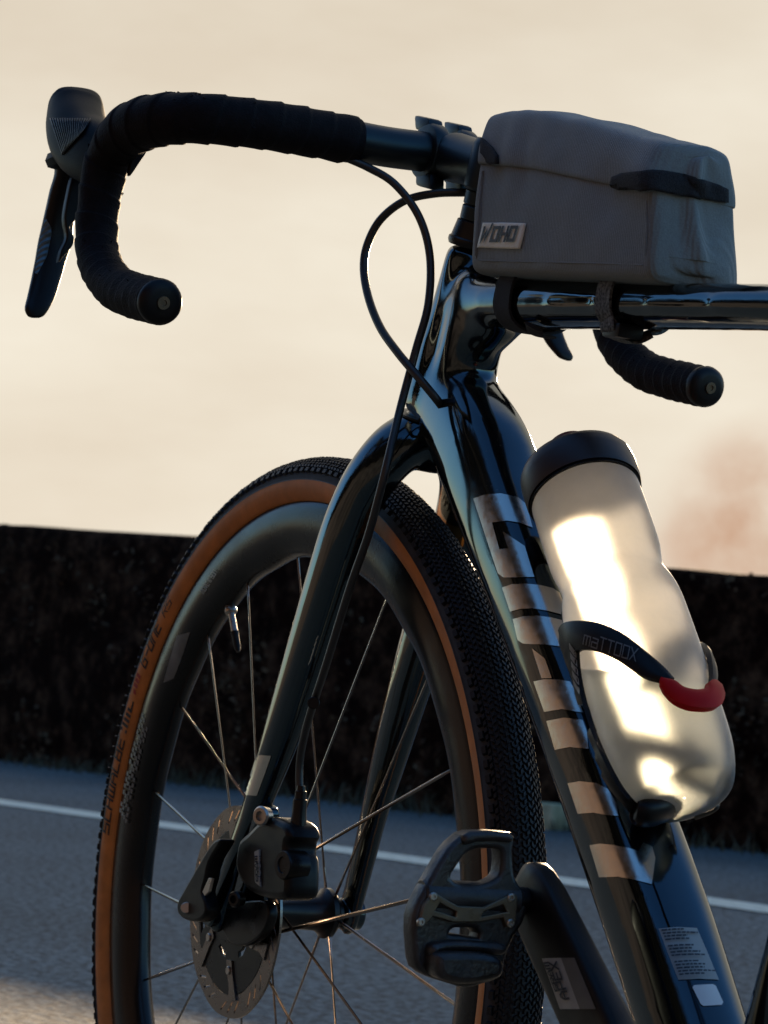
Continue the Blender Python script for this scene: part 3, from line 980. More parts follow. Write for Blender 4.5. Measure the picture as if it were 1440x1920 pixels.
# ---- fork -----------------------------------------------------------
def fork_half(sg):
    """one blade as rings: chord in the wheel plane, thickness across"""
    K = lambda t_: 0.05 * (1 - t_ / 0.392)
    c = [  # t up the steering axis, forward offset, lateral, half chord, half thickness
        (0.398, 0.000, 0.000, 0.0240, 0.0200), (0.393, 0.000, 0.012, 0.0238, 0.0190), (0.384, 0.000, 0.025, 0.0238, 0.0175), (0.366, 0.001, 0.0365, 0.0236, 0.0160), (0.342, K(0.342), 0.0425, 0.0230, 0.0150), (0.310, K(0.31), 0.0450, 0.0236, 0.0154),
        (0.260, K(0.26), 0.0455, 0.0226, 0.0150), (0.200, K(0.2), 0.0462, 0.0206, 0.0138), (0.140, K(0.14), 0.0480, 0.0176, 0.0116), (0.090, K(0.09), 0.0505, 0.0138, 0.0090), (0.050, K(0.05), 0.0535, 0.0126, 0.0080), (0.018, K(0.018), 0.0555, 0.0125, 0.0072), (-0.004, 0.050, 0.0562, 0.0135, 0.0068), (-0.014, 0.052, 0.0560, 0.009, 0.0055)]
    cc = [tuple(float(z) for z in q) for q in catmull(c, 5)]
    P = [Ax(q[0], q[2] * sg, q[1]) for q in cc]
    rings = []
    for i, q in enumerate(cc):
        t = (P[min(i + 1, len(P) - 1)] - P[max(0, i - 1)]).normalized()
        # chord axis stays in the wheel plane
        x = NN - t * NN.dot(t); x.normalize()
        y = t.cross(x)
        rings.append(ring(P[i], x, y, q[3], q[4], 28, 2.25))
    return loft(rings)
crown = lathe([(0.372, 0.016), (0.378, 0.0235), (0.392, 0.0262), (0.4065, 0.0262), (0.4075, 0.0255)], AX, U, 40)
fk_me = remeshed(join(fork_half(1), fork_half(-1), crown), 0.0021, 14)
fork = link('fork', fk_me, M['fork'], bike, 180)
for sg in (1, -1):
    part('dropout', cyl(Wp(0, sg * 0.0485, 0), Wp(0, sg * 0.0655, 0), 0.0125, 28), 'carbon', fork)
bf = bvh_of(fork)
# thru axle and lever on the disc side
part('thru_axle', cyl(Wp(0, -0.066, 0), Wp(0, 0.0735, 0), 0.0078, 24), 'blackmetal', fork)
lv = [(347, 1690), (354, 1676), (385, 1622), (404, 1591), (417, 1575), (427, 1574), (424, 1585), (405, 1618), (398, 1650), (392, 1672), (398, 1690), (399, 1712), (386, 1727), (366, 1727), (350, 1718), (345, 1705)]
lev = part('axle_lever', plane_basis_plate(lv, [], Wp(0, 0.079, 0), YA, 0.0062, 0.0022, 3), 'blackplastic', bike, 40)
part('lever_pin', cyl(onW(349, 1702, 0.0835), onW(349, 1702, 0.0868), 0.0042, 18), 'steel', lev)
part('lever_insert', plane_basis_plate([(382, 1672), (394, 1646), (400, 1647), (394, 1672), (386, 1680)], [], Wp(0, 0.0862, 0), YA, 0.0012, 0.0004), 'steel', lev)
# chrome band on the left blade
decal('fork_band', [[(473, 1418), (491, 1416), (509, 1417), (497, 1452), (482, 1492), (466, 1491), (450, 1492), (461, 1455)]], bf, 'chrome', fork, 0.0006, 6)

# ---- caliper ----------------------------------------------------------
cal_px = [(478, 1575), (494, 1561), (512, 1542), (528, 1533), (550, 1536), (568, 1548), (573, 1570), (567, 1582), (566, 1600), (570, 1612), (570, 1660), (566, 1684), (545, 1688), (515, 1682), (490, 1668), (477, 1648), (470, 1625), (472, 1600)]
cal = part('brake_caliper', plane_basis_plate(cal_px, [], Wp(0, 0.054, 0), YA, 0.0135, 0.0050, 2), 'blackplastic', bike, 50)
part('caliper_badge', plane_basis_plate([(479, 1597), (487, 1593), (489, 1662), (480, 1654)], [], Wp(0, 0.0680, 0), YA, 0.0010, 0.0003), 'crankgrey', cal)
bc_ = None
part('piston_cap', lathe([(-0.012, 0.0105), (0.0040, 0.0105), (0.0055, 0.0095), (0.0055, 0.006), (0.0045, 0.0055), (0.0045, 0.001)], onW(541, 1622, 0.064), V((-0.15, 1, 0.0)), 30), 'blackmetal', cal)
part('hose_nut', lathe([(-0.030, 0.0060), (-0.016, 0.0062), (-0.010, 0.0056), (-0.006, 0.0052), (0.004, 0.0052), (0.0045, 0.0042), (0.010, 0.0042), (0.0105, 0.0034), (0.014, 0.003)], onW(562, 1510, 0.055), V((0.0, 0, 1)), 18), 'blackmetal', cal, 35)
def bolt(p, ax, r, h, parent, m='steel', name='bolt'):
    ax = ax.normalized()
    b = part(name, lathe([(-h, r * 0.9), (h * 0.6, r), (h, r * 0.82), (h, r * 0.5), (h * 0.2, r * 0.46), (h * 0.2, r * 0.02)], p, ax, 24), m, parent, 30)
    return b
bolt(onW(493, 1530, 0.070), V((-0.5, 1, 0)), 0.0072, 0.004, cal)
bolt(onW(444, 1686, 0.071), V((-0.4, 1, 0)), 0.0060, 0.004, cal, 'blackmetal')
part('caliper_mount', plane_basis_plate([(470, 1520), (490, 1508), (508, 1512), (510, 1535), (490, 1560), (478, 1640), (455, 1700), (420, 1705), (425, 1670), (452, 1590)], [], Wp(0, 0.0500, 0), YA, 0.0065, 0.003, 3), 'carbon', cal, 50)
part('rotor_guard', plane_basis_plate([(395, 1700), (460, 1690), (505, 1690), (512, 1720), (498, 1752), (470, 1772), (440, 1768), (425, 1745), (400, 1725)], [], Wp(0, 0.0515, 0), YA, 0.004, 0.0015, 3), 'blackmetal', cal, 50)

# ---- frame --------------------------------------------------------------
BB = (-0.570, -0.056)
def section_tube(pts, steps=6, n=36):
    """pts: (a, z, half lateral, half in-plane, exponent)"""
    cc = [tuple(float(q) for q in p) for p in catmull(pts, steps)]
    P = [Fp(c[0], 0, c[1]) for c in cc]
    rings = []
    for i, c in enumerate(cc):
        t = (P[min(i + 1, len(P) - 1)] - P[max(0, i - 1)]).normalized()
        x = NF
        y = t.cross(x)
        rings.append(ring(P[i], x, y, c[2], c[3], n, c[4]))
    return loft(rings)
ht = lathe([(0.4095, 0.0240), (0.412, 0.0250), (0.43, 0.0248), (0.47, 0.0225), (0.51, 0.0205), (0.533, 0.0200), (0.5345, 0.0190)], AX, U, 44)
tt = section_tube([(-0.150, 0.470, 0.019, 0.022, 2.4), (-0.19, 0.464, 0.021, 0.020, 2.6), (-0.25, 0.4555, 0.0225, 0.0170, 2.8), (-0.36, 0.4415, 0.0225, 0.0148, 2.8), (-0.54, 0.4185, 0.021, 0.0132, 2.6), (-0.73, 0.393, 0.018, 0.0135, 2.3)])
dt = section_tube([(-0.132, 0.420, 0.021, 0.030, 2.3), (-0.165, 0.394, 0.0240, 0.032, 3.0), (-0.210, 0.358, 0.0265, 0.0345, 3.6), (-0.248, 0.3175, 0.0270, 0.0315, 3.8), (-0.33, 0.2295, 0.0270, 0.0285, 3.8), (-0.447, 0.100, 0.0275, 0.0280, 3.8), (-0.514, 0.018, 0.0285, 0.0290, 2.7), (BB[0] + 0.005, BB[1] + 0.004, 0.030, 0.0290, 2.5)])
gus = lathe([(0.405, 0.012), (0.415, 0.0205), (0.44, 0.0225), (0.48, 0.0215), (0.505, 0.0205), (0.515, 0.012)], AX - EF * 0.031, U, 40)
gus2 = section_tube([(-0.150, 0.455, 0.018, 0.028, 2.4), (-0.185, 0.447, 0.0185, 0.026, 2.4), (-0.215, 0.447, 0.017, 0.018, 2.4), (-0.235, 0.450, 0.015, 0.010, 2.4)])
stp = [(BB[0], BB[1], 0.020, 0.0185, 2.2)] + [(BB[0] - l * math.cos(math.radians(73)), BB[1] + l * math.sin(math.radians(73)), 0.0165, 0.0185, 2.2) for l in (0.1, 0.3, 0.505)]
st_ = section_tube(stp)
bbs = lathe([(-0.043, 0.0235), (0.043, 0.0235)], Fp(BB[0], 0, BB[1]), NF, 36)
RA = (BB[0] - 0.419, 0.0163)
stays = []
for sg in (1, -1):
    stays.append(tube(catmull([tuple(Fp(*p)) for p in [(BB[0] - 0.01, sg * 0.030, BB[1]), (BB[0] - 0.12, sg * 0.036, BB[1] + 0.012), (BB[0] - 0.30, sg * 0.056, BB[1] + 0.045), (RA[0], sg * 0.064, RA[1])]], 6), [0.013] * 10 + [0.010] * 9, 20, up=NF))
    tp_ = stp[-1]
    stays.append(tube(catmull([tuple(Fp(*p)) for p in [(tp_[0] + 0.04, sg * 0.012, tp_[1] - 0.11), (tp_[0] - 0.02, sg * 0.030, tp_[1] - 0.145), (-0.86, sg * 0.052, 0.16), (RA[0], sg * 0.064, RA[1])]], 6), 0.0078, 16))
fr_me = remeshed(join(ht, tt, dt, gus, gus2, st_, bbs, *stays), 0.0028, 50)
frame = link('frame', fr_me, M['carbon'], bike, 180)
frame['label'] = 'glossy black carbon frame'
bfr = bvh_of(frame)

CH = [
 None,
 [(943, 1102), (960, 1096), (986, 1095), (1012, 1098), (1036, 1104), (1048, 1112), (1054, 1127), (1052, 1153), (1026, 1146), (998, 1141), (977, 1142), (958, 1147)],
 [(963, 1161), (982, 1156), (1008, 1155), (1034, 1159), (1053, 1164), (1060, 1190), (1058, 1214), (1022, 1209), (998, 1208), (982, 1207), (972, 1200)],
 [(999, 1216), (1023, 1235), (1036, 1272), (1017, 1272)],
 [(1002, 1278), (1022, 1274), (1050, 1275), (1069, 1279), (1082, 1300), (1093, 1337), (1054, 1330), (1022, 1335)],
 [(1026, 1352), (1058, 1346), (1093, 1351), (1101, 1373), (1104, 1405), (1070, 1401), (1042, 1406)],
 [(1066, 1469), (1088, 1465), (1120, 1469), (1140, 1480), (1155, 1505), (1160, 1531), (1140, 1529), (1115, 1524), (1085, 1526)],
 [(1107, 1585), (1127, 1582), (1152, 1585), (1180, 1591), (1197, 1597), (1205, 1580), (1222, 1588), (1228, 1610), (1222, 1659), (1190, 1650), (1160, 1644), (1125, 1645)]]
D1 = [[(889, 935), (909, 928), (939, 926), (970, 933), (986, 946), (998, 990), (989, 987), (974, 981), (951, 977), (924, 980), (904, 981)],
      [(904, 981), (924, 980), (938, 1030), (946, 1083), (935, 1075)], [(938, 1030), (954, 1029), (970, 1083), (946, 1083)], [(944, 997), (984, 1025), (1002, 1083), (970, 1083), (954, 1029)]]
for poly in CH:
    decal('downtube_letter', [poly] if poly else D1, bfr, 'chrome', frame, 0.0007, 8)
# info sticker with print lines, and a blank white sticker
stk = decal('info_sticker', [[(1235, 1742), (1270, 1739), (1306, 1741), (1327, 1790), (1347, 1838), (1310, 1836), (1272, 1838), (1253, 1790)]], bfr, 'sticker', frame, 0.0006, 8)
rows = []
rr = random.Random(8)
for k in range(15):
    if k in (4, 9): continue
    t = (k + 0.6) / 15.6
    x0, y0 = 1235 + 37 * t + 4, 1742 + 96 * t
    x1, y1 = 1306 + 41 * t - 4, 1741 + 97 * t
    e = rr.uniform(0.55, 1.0)
    c = 0.0
    while c < e:
        d = min(e, c + rr.uniform(0.06, 0.17))
        p = lambda q, o: (x0 + (x1 - x0) * q, y0 + (y1 - y0) * q + o + 1.5 * math.sin(PI * q) * -1)
        rows.append([p(c, -1.5), p(d, -1.5), p(d, 1.5), p(c, 1.5)])
        c = d + 0.025
decal('print_lines', rows, bfr, 'ink', frame, 0.0011, 12)
decal('white_sticker', [[(1301, 1848), (1336, 1846), (1341, 1849), (1355, 1880), (1352, 1885), (1318, 1887), (1313, 1883), (1298, 1852)]], bfr, 'white', frame, 0.0006, 8)
# headset, spacers, stem
hs_ = part('headset', lathe([(0.5345, 0.0195), (0.537, 0.0205), (0.5395, 0.0203), (0.5405, 0.0190), (0.552, 0.0170), (0.5525, 0.0160)], AX, U, 36), 'blackmetal')
for k in range(2):
    z0 = 0.5525 + k * 0.0108
    part('headset_spacer', lathe([(z0, 0.0150), (z0 + 0.0008, 0.0158), (z0 + 0.0096, 0.0158), (z0 + 0.0104, 0.0150)], AX, U, 36), 'alloy', hs_)
part('crown_race', lathe([(0.4075, 0.0258), (0.4082, 0.0262), (0.4092, 0.0262), (0.4096, 0.0252)], AX, U, 40), 'blackmetal', hs_)
CLP = onW(835, 291, 0)
stem_top = Ax(0.592)
sd = (CLP - stem_top).normalized()
stem = part('stem', join(tube([stem_top - U * 0.0, stem_top + (CLP - stem_top) * 0.35, CLP - sd * 0.018], [0.017, 0.0165, 0.018], 28, up=YA, e=2.4),
                         lathe([(0.574, 0.0170), (0.576, 0.0185), (0.606, 0.0185), (0.610, 0.0165), (0.611, 0.004)], AX, U, 36)), 'alloy')
for sg in (1, -1):
    part('bar_clamp', lathe([(sg * 0.0062, 0.0172), (sg * 0.0068, 0.0196), (sg * 0.0085, 0.0206), (sg * 0.0165, 0.0206), (sg * 0.0185, 0.0196), (sg * 0.0190, 0.0172)], CLP, YA, 36), 'alloy', stem)
    for ud, dz in ((V((0.25, 0, 1)), 0.0215), (V((-0.1, 0, -1)), 0.0215)):
        ud = ud.normalized()
        b0 = CLP + YA * (sg * 0.0125) + ud * dz
        part('clamp_ear', boxm(b0, sd, YA, ud, 0.0120, 0.0062, 0.0060, 0.0028), 'alloy', stem)
        bolt(b0 + sd * 0.0118, sd, 0.0030, 0.0016, stem, 'steel', 'clamp_bolt')
    
# ---- handlebar ------------------------------------------------------------
def bar_path(sg):
    P = [CLP, onW(722, 275, 0.05), onW(606, 253, 0.10), onW(486, 233, 0.15), onW(385, 223, 0.187), onW(305, 224, 0.207), onW(240, 247, 0.2165), onW(203, 300, 0.2190), onW(187, 370, 0.2210), onW(181, 440, 0.2225), onW(187, 492, 0.2238), onW(213, 535, 0.2243), onW(246, 552, 0.2245), onW(299, 566, 0.2245)]
    return [V((p.x, p.y * sg, p.z)) for p in P]
hb = part('handlebar', tube(catmull([tuple(p) for p in (bar_path(-1)[1:][::-1] + bar_path(1))], 6), 0.0145, 20), 'alloy')
hb['label'] = 'flared drop handlebar'
for sg in (1, -1):
    P = catmull([tuple(p) for p in bar_path(sg)[1:]], 42)
    # start of tape
    P = [V(tuple(p)) for p in P]
    k0 = 20
    P = P[k0:]
    L = [0.0]
    for i in range(1, len(P)): L.append(L[-1] + (P[i] - P[i - 1]).length)
    tot = L[-1]
    rr = random.Random(4)
    def rf(i, a, L=L, sg=sg):
        pitch_ = 0.0125 if L[i] > 0.30 else 0.020
        ph = (L[i] / pitch_ + sg * a / (2 * PI)) % 1.0
        saw = 0.0011 * (1 - ph) ** 1.5 if ph > 0.06 else 0.0011 * (ph / 0.06)
        lump = noise.noise(V((L[i] * 60, math.cos(a) * 1.2, math.sin(a) * 1.2))) * 0.0006
        return saw + lump
    rad = []
    for s_ in L:
        r = 0.0168
        if s_ < 0.012: r = 0.0158 + 0.0010 * (s_ / 0.012)
        r += 0.0016 * math.exp(-((s_ - 0.17) / 0.04) ** 2) - 0.0018 * min(1, max(0, (s_ - 0.20) / 0.05))
        rad.append(r)
    tape = part('bar_tape', tube(P, rad, 40, radfn=rf), 'tape', hb, 50)
    tape['label'] = 'worn wrapped bar tape'
    # frayed scraps
    v, f = [], []
    rr = random.Random(9)
    for k in range(64):
        i = int(rr.uniform(0.05, 0.95) * len(P)) if k < 30 else int(rr.uniform(0.12, 0.3) * len(P))
        t = (P[min(i + 1, len(P) - 1)] - P[i - 1]).normalized()
        u_ = V((rr.gauss(0, 1), rr.gauss(0, 1), rr.gauss(0.5, 1)))
        u_ = (u_ - t * u_.dot(t)).normalized()
        b = P[i] + u_ * (rad[i] + 0.0003)
        q = len(v)
        h = rr.uniform(0.0006, 0.0018)
        sd_ = t.cross(u_)
        wv_ = rr.uniform(0.0006, 0.0022)
        v += [b - t * wv_, b + t * wv_, b + sd_ * 0.001, b + u_ * h + t * rr.uniform(-.002, .002)]
        f += [(q, q + 1, q + 3), (q + 1, q + 2, q + 3), (q + 2, q, q + 3)]
    part('frayed_edge', (v, f), 'tape', hb, 0)['kind'] = 'stuff'
    e, d = P[-1], (P[-1] - P[-6]).normalized()
    plug = part('end_plug', lathe([(-0.004, 0.0152), (0.001, 0.0157), (0.0035, 0.0150), (0.0055, 0.0128), (0.0066, 0.009), (0.0066, 0.001)], e, d, 32), 'blackplastic', hb)
    part('plug_screw', lathe([(0.0068, 0.0046), (0.0080, 0.0044), (0.0080, 0.0022), (0.0070, 0.0020), (0.0070, 0.0001)], e, d, 20), M['steel'] if False else 'brass', hb)

# ---- shifters -----------------------------------------------------------------
def mir(vf, sg):
    v, f = vf
    return [V((p[0], p[1] * sg, p[2])) for p in v], ([tuple(reversed(q)) for q in f] if sg < 0 else f)
def hood_mesh():
    # spine from the bar forwards, rising into the horn; section: width across, height
    c = [(199, 300, -0.066, 0.0120, 0.0200), (180, 288, -0.045, 0.0155, 0.0235), (160, 274, -0.020, 0.0188, 0.0245), (147, 254, 0.000, 0.0208, 0.0245), (142, 232, 0.014, 0.0215, 0.0225), (141, 210, 0.022, 0.0208, 0.0195), (141, 190, 0.025, 0.0196, 0.0150), (141, 177, 0.025, 0.0168, 0.0100), (141, 169, 0.025, 0.0100, 0.0045)]
    cc = [tuple(float(z) for z in q) for q in catmull(c, 5)]
    P = [on_plane(q[0], q[1], Wp(q[2], 0, 0), V((1, 0, 0))) for q in cc]
    rings = []
    for i, q in enumerate(cc):
        t = (P[min(i + 1, len(P) - 1)] - P[max(0, i - 1)]).normalized()
        t = (t + V((0.35, 0, 0.0))).normalized()
        x = (YA - t * YA.dot(t)).normalized()
        y = t.cross(x)
        rings.append(ring(P[i], x, y, q[3], q[4], 36, 2.6))
    return loft(rings)
def lever_mesh():
    # rows of (left px, right px, y px, x of the blade, half thickness)
    c = [(104, 150, 300, 0.022, 0.0090), (104, 149, 325, 0.026, 0.0085), (95, 147, 355, 0.030, 0.0080), (87, 142, 390, 0.033, 0.0072), (79, 136, 425, 0.034, 0.0066), (72, 134, 455, 0.034, 0.0062), (67, 124, 485, 0.032, 0.0058), (60, 114, 520, 0.029, 0.0054), (52, 103, 555, 0.025, 0.0050), (47, 92, 578, 0.021, 0.0044), (52, 82, 592, 0.019, 0.0028), (60, 74, 596, 0.018, 0.0012)]
    cc = [tuple(float(z) for z in q) for q in catmull(c, 4)]
    rings = []
    for q in cc:
        a = on_plane(q[0], q[2], Wp(q[3], 0, 0), V((1, 0, 0)))
        b = on_plane(q[1], q[2], Wp(q[3], 0, 0), V((1, 0, 0)))
        x = (b - a) / 2
        hw = x.length
        x.normalize()
        rg = ring((a + b) / 2, x, V((1, 0, 0)), hw, q[4], 28, 2.8)
        rings.append(rg)
    return loft(rings)
M['hoodrib'] = mat('ribbed_lever_insert', (0.05, 0.10, 0.12), 0.35, spec=0.8, ior=1.8, metal=0.4)  # teal base colour paints in the blue sky reflected by the ribs
t = M['hoodrib'].node_tree
b = t.nodes['Principled BSDF']
co = N_('ShaderNodeTexCoord', t); wv = N_('ShaderNodeTexWave', t)
mpp = N_('ShaderNodeMapping', t); mpp.inputs['Rotation'].default_value = (0.5, 0.6, 0.2)
wv.inputs['Scale'].default_value = 95; wv.inputs['Distortion'].default_value = 0.2
t.links.new(co.outputs['Object'], mpp.inputs[0]); t.links.new(mpp.outputs[0], wv.inputs['Vector'])
bp = N_('ShaderNodeBump', t); bp.inputs['Strength'].default_value = 0.8; bp.inputs['Distance'].default_value = 0.0008
t.links.new(wv.outputs['Fac'], bp.inputs['Height']); t.links.new(bp.outputs[0], b.inputs['Normal'])
for sg in (1, -1):
    shf = part('shifter', mir(hood_mesh(), sg), 'hood', None, 60)
    shf['label'] = 'rubber brake hood with lever'
    lm = lever_mesh()
    if sg < 0: lm = ([V((p.x, p.y, R0 + 0.549 + (p.z - R0 - 0.549) * 0.74)) for p in lm[0]], lm[1])
    part('brake_lever', mir(lm, sg), 'blackplastic', shf, 50)
    if sg == 1:
        bh = bvh_of(shf)
        ribs = []
        for k in range(17):
            x0 = 95 + k * 4.6
            ribs.append([(x0, 222 + k * 0.2), (x0 + 2.0, 221 + k * 0.2), (118 + k * 2.4 + 1.6, 290 - k * 2.6), (118 + k * 2.4, 291 - k * 2.6)])
        decal('grip_rib', ribs, bh, 'blackplastic', shf, 0.0009, 8, 0.0008)
        blv = bvh_of(shf.children[0])
        decal('lever_insert', [[(86, 408), (96, 428), (96, 440), (88, 480), (70, 515), (66, 512), (76, 450)]], blv, 'hoodrib', shf, 0.0006, 7)
    if sg > 0: part('shift_paddle', mir(plane_basis_plate([(134, 330), (149, 332), (148, 372), (140, 410), (128, 428), (136, 446), (133, 462), (118, 480), (108, 492), (112, 470), (122, 445), (118, 410), (124, 370)], [], Wp(0.004, 0, 0), V((1, 0, 0)), 0.004, 0.0012, 3), sg), 'blackplastic', shf, 40)
    part('hood_skirt', mir(plane_basis_plate([(262, 276), (277, 268), (274, 284), (258, 308), (243, 330), (240, 322), (246, 296)], [], Wp(-0.085, 0, 0), V((1, 0, 0)), 0.0025, 0.0008, 2), sg), 'blackplastic', shf, 40)
    part('lever_pivot', mir(plane_basis_plate([(98, 284), (150, 290), (160, 304), (150, 318), (126, 314), (99, 310)], [], Wp(0.012, 0, 0), V((1, 0, 0)), 0.013, 0.003, 2), sg), 'hood', shf, 40)

# ---- hoses --------------------------------------------------------------------
hz = [(640, 292, 0.085), (690, 314, 0.066), (740, 345, 0.050), (785, 405, 0.036), (806, 480, 0.030), (803, 570, 0.033), (780, 655, 0.040), (752, 760, 0.049), (728, 860, 0.0615), (712, 925, 0.0645), (690, 1005, 0.0640), (655, 1105, 0.0630), (612, 1245, 0.062), (590, 1312, 0.0605), (573, 1370, 0.0590), (562, 1430, 0.056), (562, 1505, 0.055)]
part('brake_hose', spline_tube([onW(*p) for p in hz], 0.0029, 14, 8), 'hose')
hz2 = [(905, 362, -0.015), (868, 361, 0.004), (815, 363, 0.020), (760, 376, 0.032), (715, 410, 0.040), (690, 455, 0.045), (682, 500, 0.048), (690, 555, 0.050), (712, 612, 0.050), (745, 660, 0.048), (785, 708, 0.042), (818, 748, 0.031), (838, 775, 0.018)]
part('brake_hose', spline_tube([onW(*p) for p in hz2], 0.0030, 14, 8), 'hose')
part('hose_clip', cyl(onW(588, 1318, 0.052), onW(588, 1318, 0.065), 0.0045, 16), 'blackplastic')

# ---- crank and pedal --------------------------------------------------------------
PA = onF(1008, 1690, 0.078)
BC = onF(1252, 2196, 0.076)
cdv = (BC - PA).normalized()
wv_ = cdv.cross(NF).normalized()
rings = []
for s_, hw, ht_ in [(-0.0210, 0.006, 0.0035), (-0.0195, 0.011, 0.0058), (-0.014, 0.0165, 0.0074), (-0.005, 0.0190, 0.0080), (0.01, 0.0208, 0.0082), (0.05, 0.0215, 0.0086), (0.10, 0.0215, 0.0095), (0.15, 0.0205, 0.0110), (0.172, 0.022, 0.012), (0.185, 0.018, 0.011), (0.192, 0.008, 0.008)]:
    rings.append(ring(PA + cdv * s_, wv_, NF, hw, ht_, 40, 4.5))
ck = part('crank_arm', loft(rings), 'blackplastic', None, 50)
bck = bvh_of(ck)
pa = decal('crank_print', [[(1017, 1797), (1053, 1796), (1088, 1892), (1051, 1892)]], bck, 'crankgrey', ck, 0.0004, 8)
decal('crank_print', [[(1053, 1796), (1078, 1796), (1118, 1892), (1088, 1892)]], bck, 'crankdark', ck, 0.0004, 8)
decal('crank_lettering', text_px('APEX', (1069, 1872), (-22, -68), (-13, 2), 0.62, 1.5), bck, 'ink', ck, 0.0009, 8)
decal('crank_lettering', text_px('SRAM', (1051, 1857), (-19, -52), (-7.5, 1), 0.7, 1.5), bck, 'ink', ck, 0.0009, 8)
pax = part('pedal_axle', cyl(PA - NF * 0.004, PA + NF * 0.03, 0.0075, 24), 'blackmetal', ck)
PN = EF * -1                                                        # pedal plate faces back along the bike
p0 = PA + NF * 0.06 + EF * 0.0
out_px = [(873, 1558), (948, 1560), (951, 1593), (954, 1636), (964, 1658), (978, 1676), (980, 1698), (969, 1731), (953, 1755), (937, 1796), (930, 1828), (896, 1842), (864, 1849), (829, 1840), (802, 1831), (773, 1813), (766, 1776), (764, 1720), (776, 1684), (800, 1640), (829, 1591), (853, 1567)]
h1 = [(836, 1644), (844, 1627), (860, 1604), (878, 1592), (905, 1589), (924, 1590), (930, 1598), (928, 1633), (916, 1647), (891, 1656), (856, 1656)]
h2 = [(833, 1749), (840, 1739), (856, 1737), (882, 1739), (887, 1756), (851, 1750)]
ped = part('pedal', plane_basis_plate(out_px, [h1, h2], p0, PN, 0.0070, 0.0026, 2), 'pedal', None, 45)
part('pedal_spindle', cyl(PA + NF * 0.014, PA + NF * 0.074, 0.0092, 24), 'pedal', ped)
plate_px = [(811, 1671), (824, 1680), (856, 1698), (904, 1700), (960, 1673), (968, 1680), (964, 1733), (947, 1738), (941, 1720), (893, 1729), (847, 1729), (809, 1718), (796, 1733), (782, 1736), (791, 1698)]
pk = p0 + PN * 0.0082
pp = part('pedal_plate', plane_basis_plate(plate_px, [[(813, 1707), (822, 1693), (853, 1709), (851, 1719)], [(900, 1718), (904, 1709), (940, 1696), (948, 1709)]], pk, PN, 0.0022, 0.0008), 'brass', ped, 30)
for q in [(812, 1681), (789, 1729), (958, 1683), (957, 1731)]:
    c_ = on_plane(q[0], q[1], pk + PN * 0.002, PN)
    part('plate_screw', lathe([(-0.001, 0.0022), (0.0007, 0.0024), (0.0012, 0.0018), (0.0012, 0.001), (0.0003, 0.0009), (0.0003, 0.0001)], c_, PN, 14), 'steel', ped)
part('binding_jaw', plane_basis_plate([(807, 1791), (827, 1782), (896, 1784), (929, 1797), (928, 1826), (897, 1838), (850, 1842), (812, 1828)], [], p0 + PN * 0.013, PN, 0.0095, 0.004, 3), 'pedal', ped, 45)
part('binding_bridge', plane_basis_plate([(800, 1768), (840, 1761), (890, 1763), (935, 1768), (930, 1788), (880, 1781), (825, 1780), (798, 1792)], [], p0 + PN * 0.006, PN, 0.009, 0.003, 3), 'pedal', ped, 45)
part('toe_hook', plane_basis_plate([(872, 1557), (948, 1559), (950, 1578), (925, 1576), (885, 1577), (866, 1583), (858, 1574)], [], p0 + PN * 0.003, PN, 0.0070, 0.0025, 2), 'pedal', ped, 45)
# drive side: crank, chainring (beyond the frame edge)
BCR = Fp(BB[0], -0.062, BB[1])
rings = []
for s_, hw, ht_ in [(-0.02, 0.018, 0.010), (0.05, 0.016, 0.009), (0.16, 0.0165, 0.008), (0.18, 0.012, 0.007)]:
    rings.append(ring(BCR - NF * 0.012 + cdv * s_, wv_, NF, hw, ht_, 24, 3.0))
part('crank_arm', loft(rings), 'blackplastic', None, 50)
teeth = []
for k in range(160):
    a = 2 * PI * k / 160
    r = 0.0805 if (k % 4) in (0, 1) else 0.0765
    teeth.append((r * math.cos(a), r * math.sin(a)))
part('chainring', plate(teeth, [[(0.045 * math.cos(2 * PI * k / 40), 0.045 * math.sin(2 * PI * k / 40)) for k in range(40)]], BCR + NF * 0.014, EF, UF, NF, 0.002, 0.0005), 'blackmetal')
# seat post and saddle
tp_ = stp[-1]
sdv = V((0, 0, 0)) + (Fp(tp_[0], 0, tp_[1]) - Fp(BB[0], 0, BB[1])).normalized()
s0 = Fp(tp_[0], 0, tp_[1])
part('seat_post', cyl(s0 - sdv * 0.02, s0 + sdv * 0.16, 0.0137, 24), 'alloy')
sc_ = s0 + sdv * 0.19
rings = []
for a_, hw, hh, dz in [(0.135, 0.012, 0.010, -0.006), (0.12, 0.019, 0.016, -0.002), (0.06, 0.024, 0.018, 0.0), (0.0, 0.034, 0.018, 0.0), (-0.06, 0.058, 0.018, 0.004), (-0.10, 0.071, 0.017, 0.008), (-0.13, 0.066, 0.014, 0.010), (-0.142, 0.045, 0.008, 0.010)]:
    rings.append(ring(sc_ + EF * a_ + UF * dz, NF, UF, hw, hh, 28, 2.6))
sad = part('saddle', loft(rings), 'saddle', None, 60)
for sg in (1, -1):
    part('saddle_rail', spline_tube([sc_ + EF * 0.10 + NF * sg * 0.008 - UF * 0.01, sc_ + EF * 0.05 + NF * sg * 0.021 - UF * 0.032, sc_ - EF * 0.03 + NF * sg * 0.022 - UF * 0.032, sc_ - EF * 0.10 + NF * sg * 0.03 - UF * 0.008], 0.0036, 10), 'steel', sad)
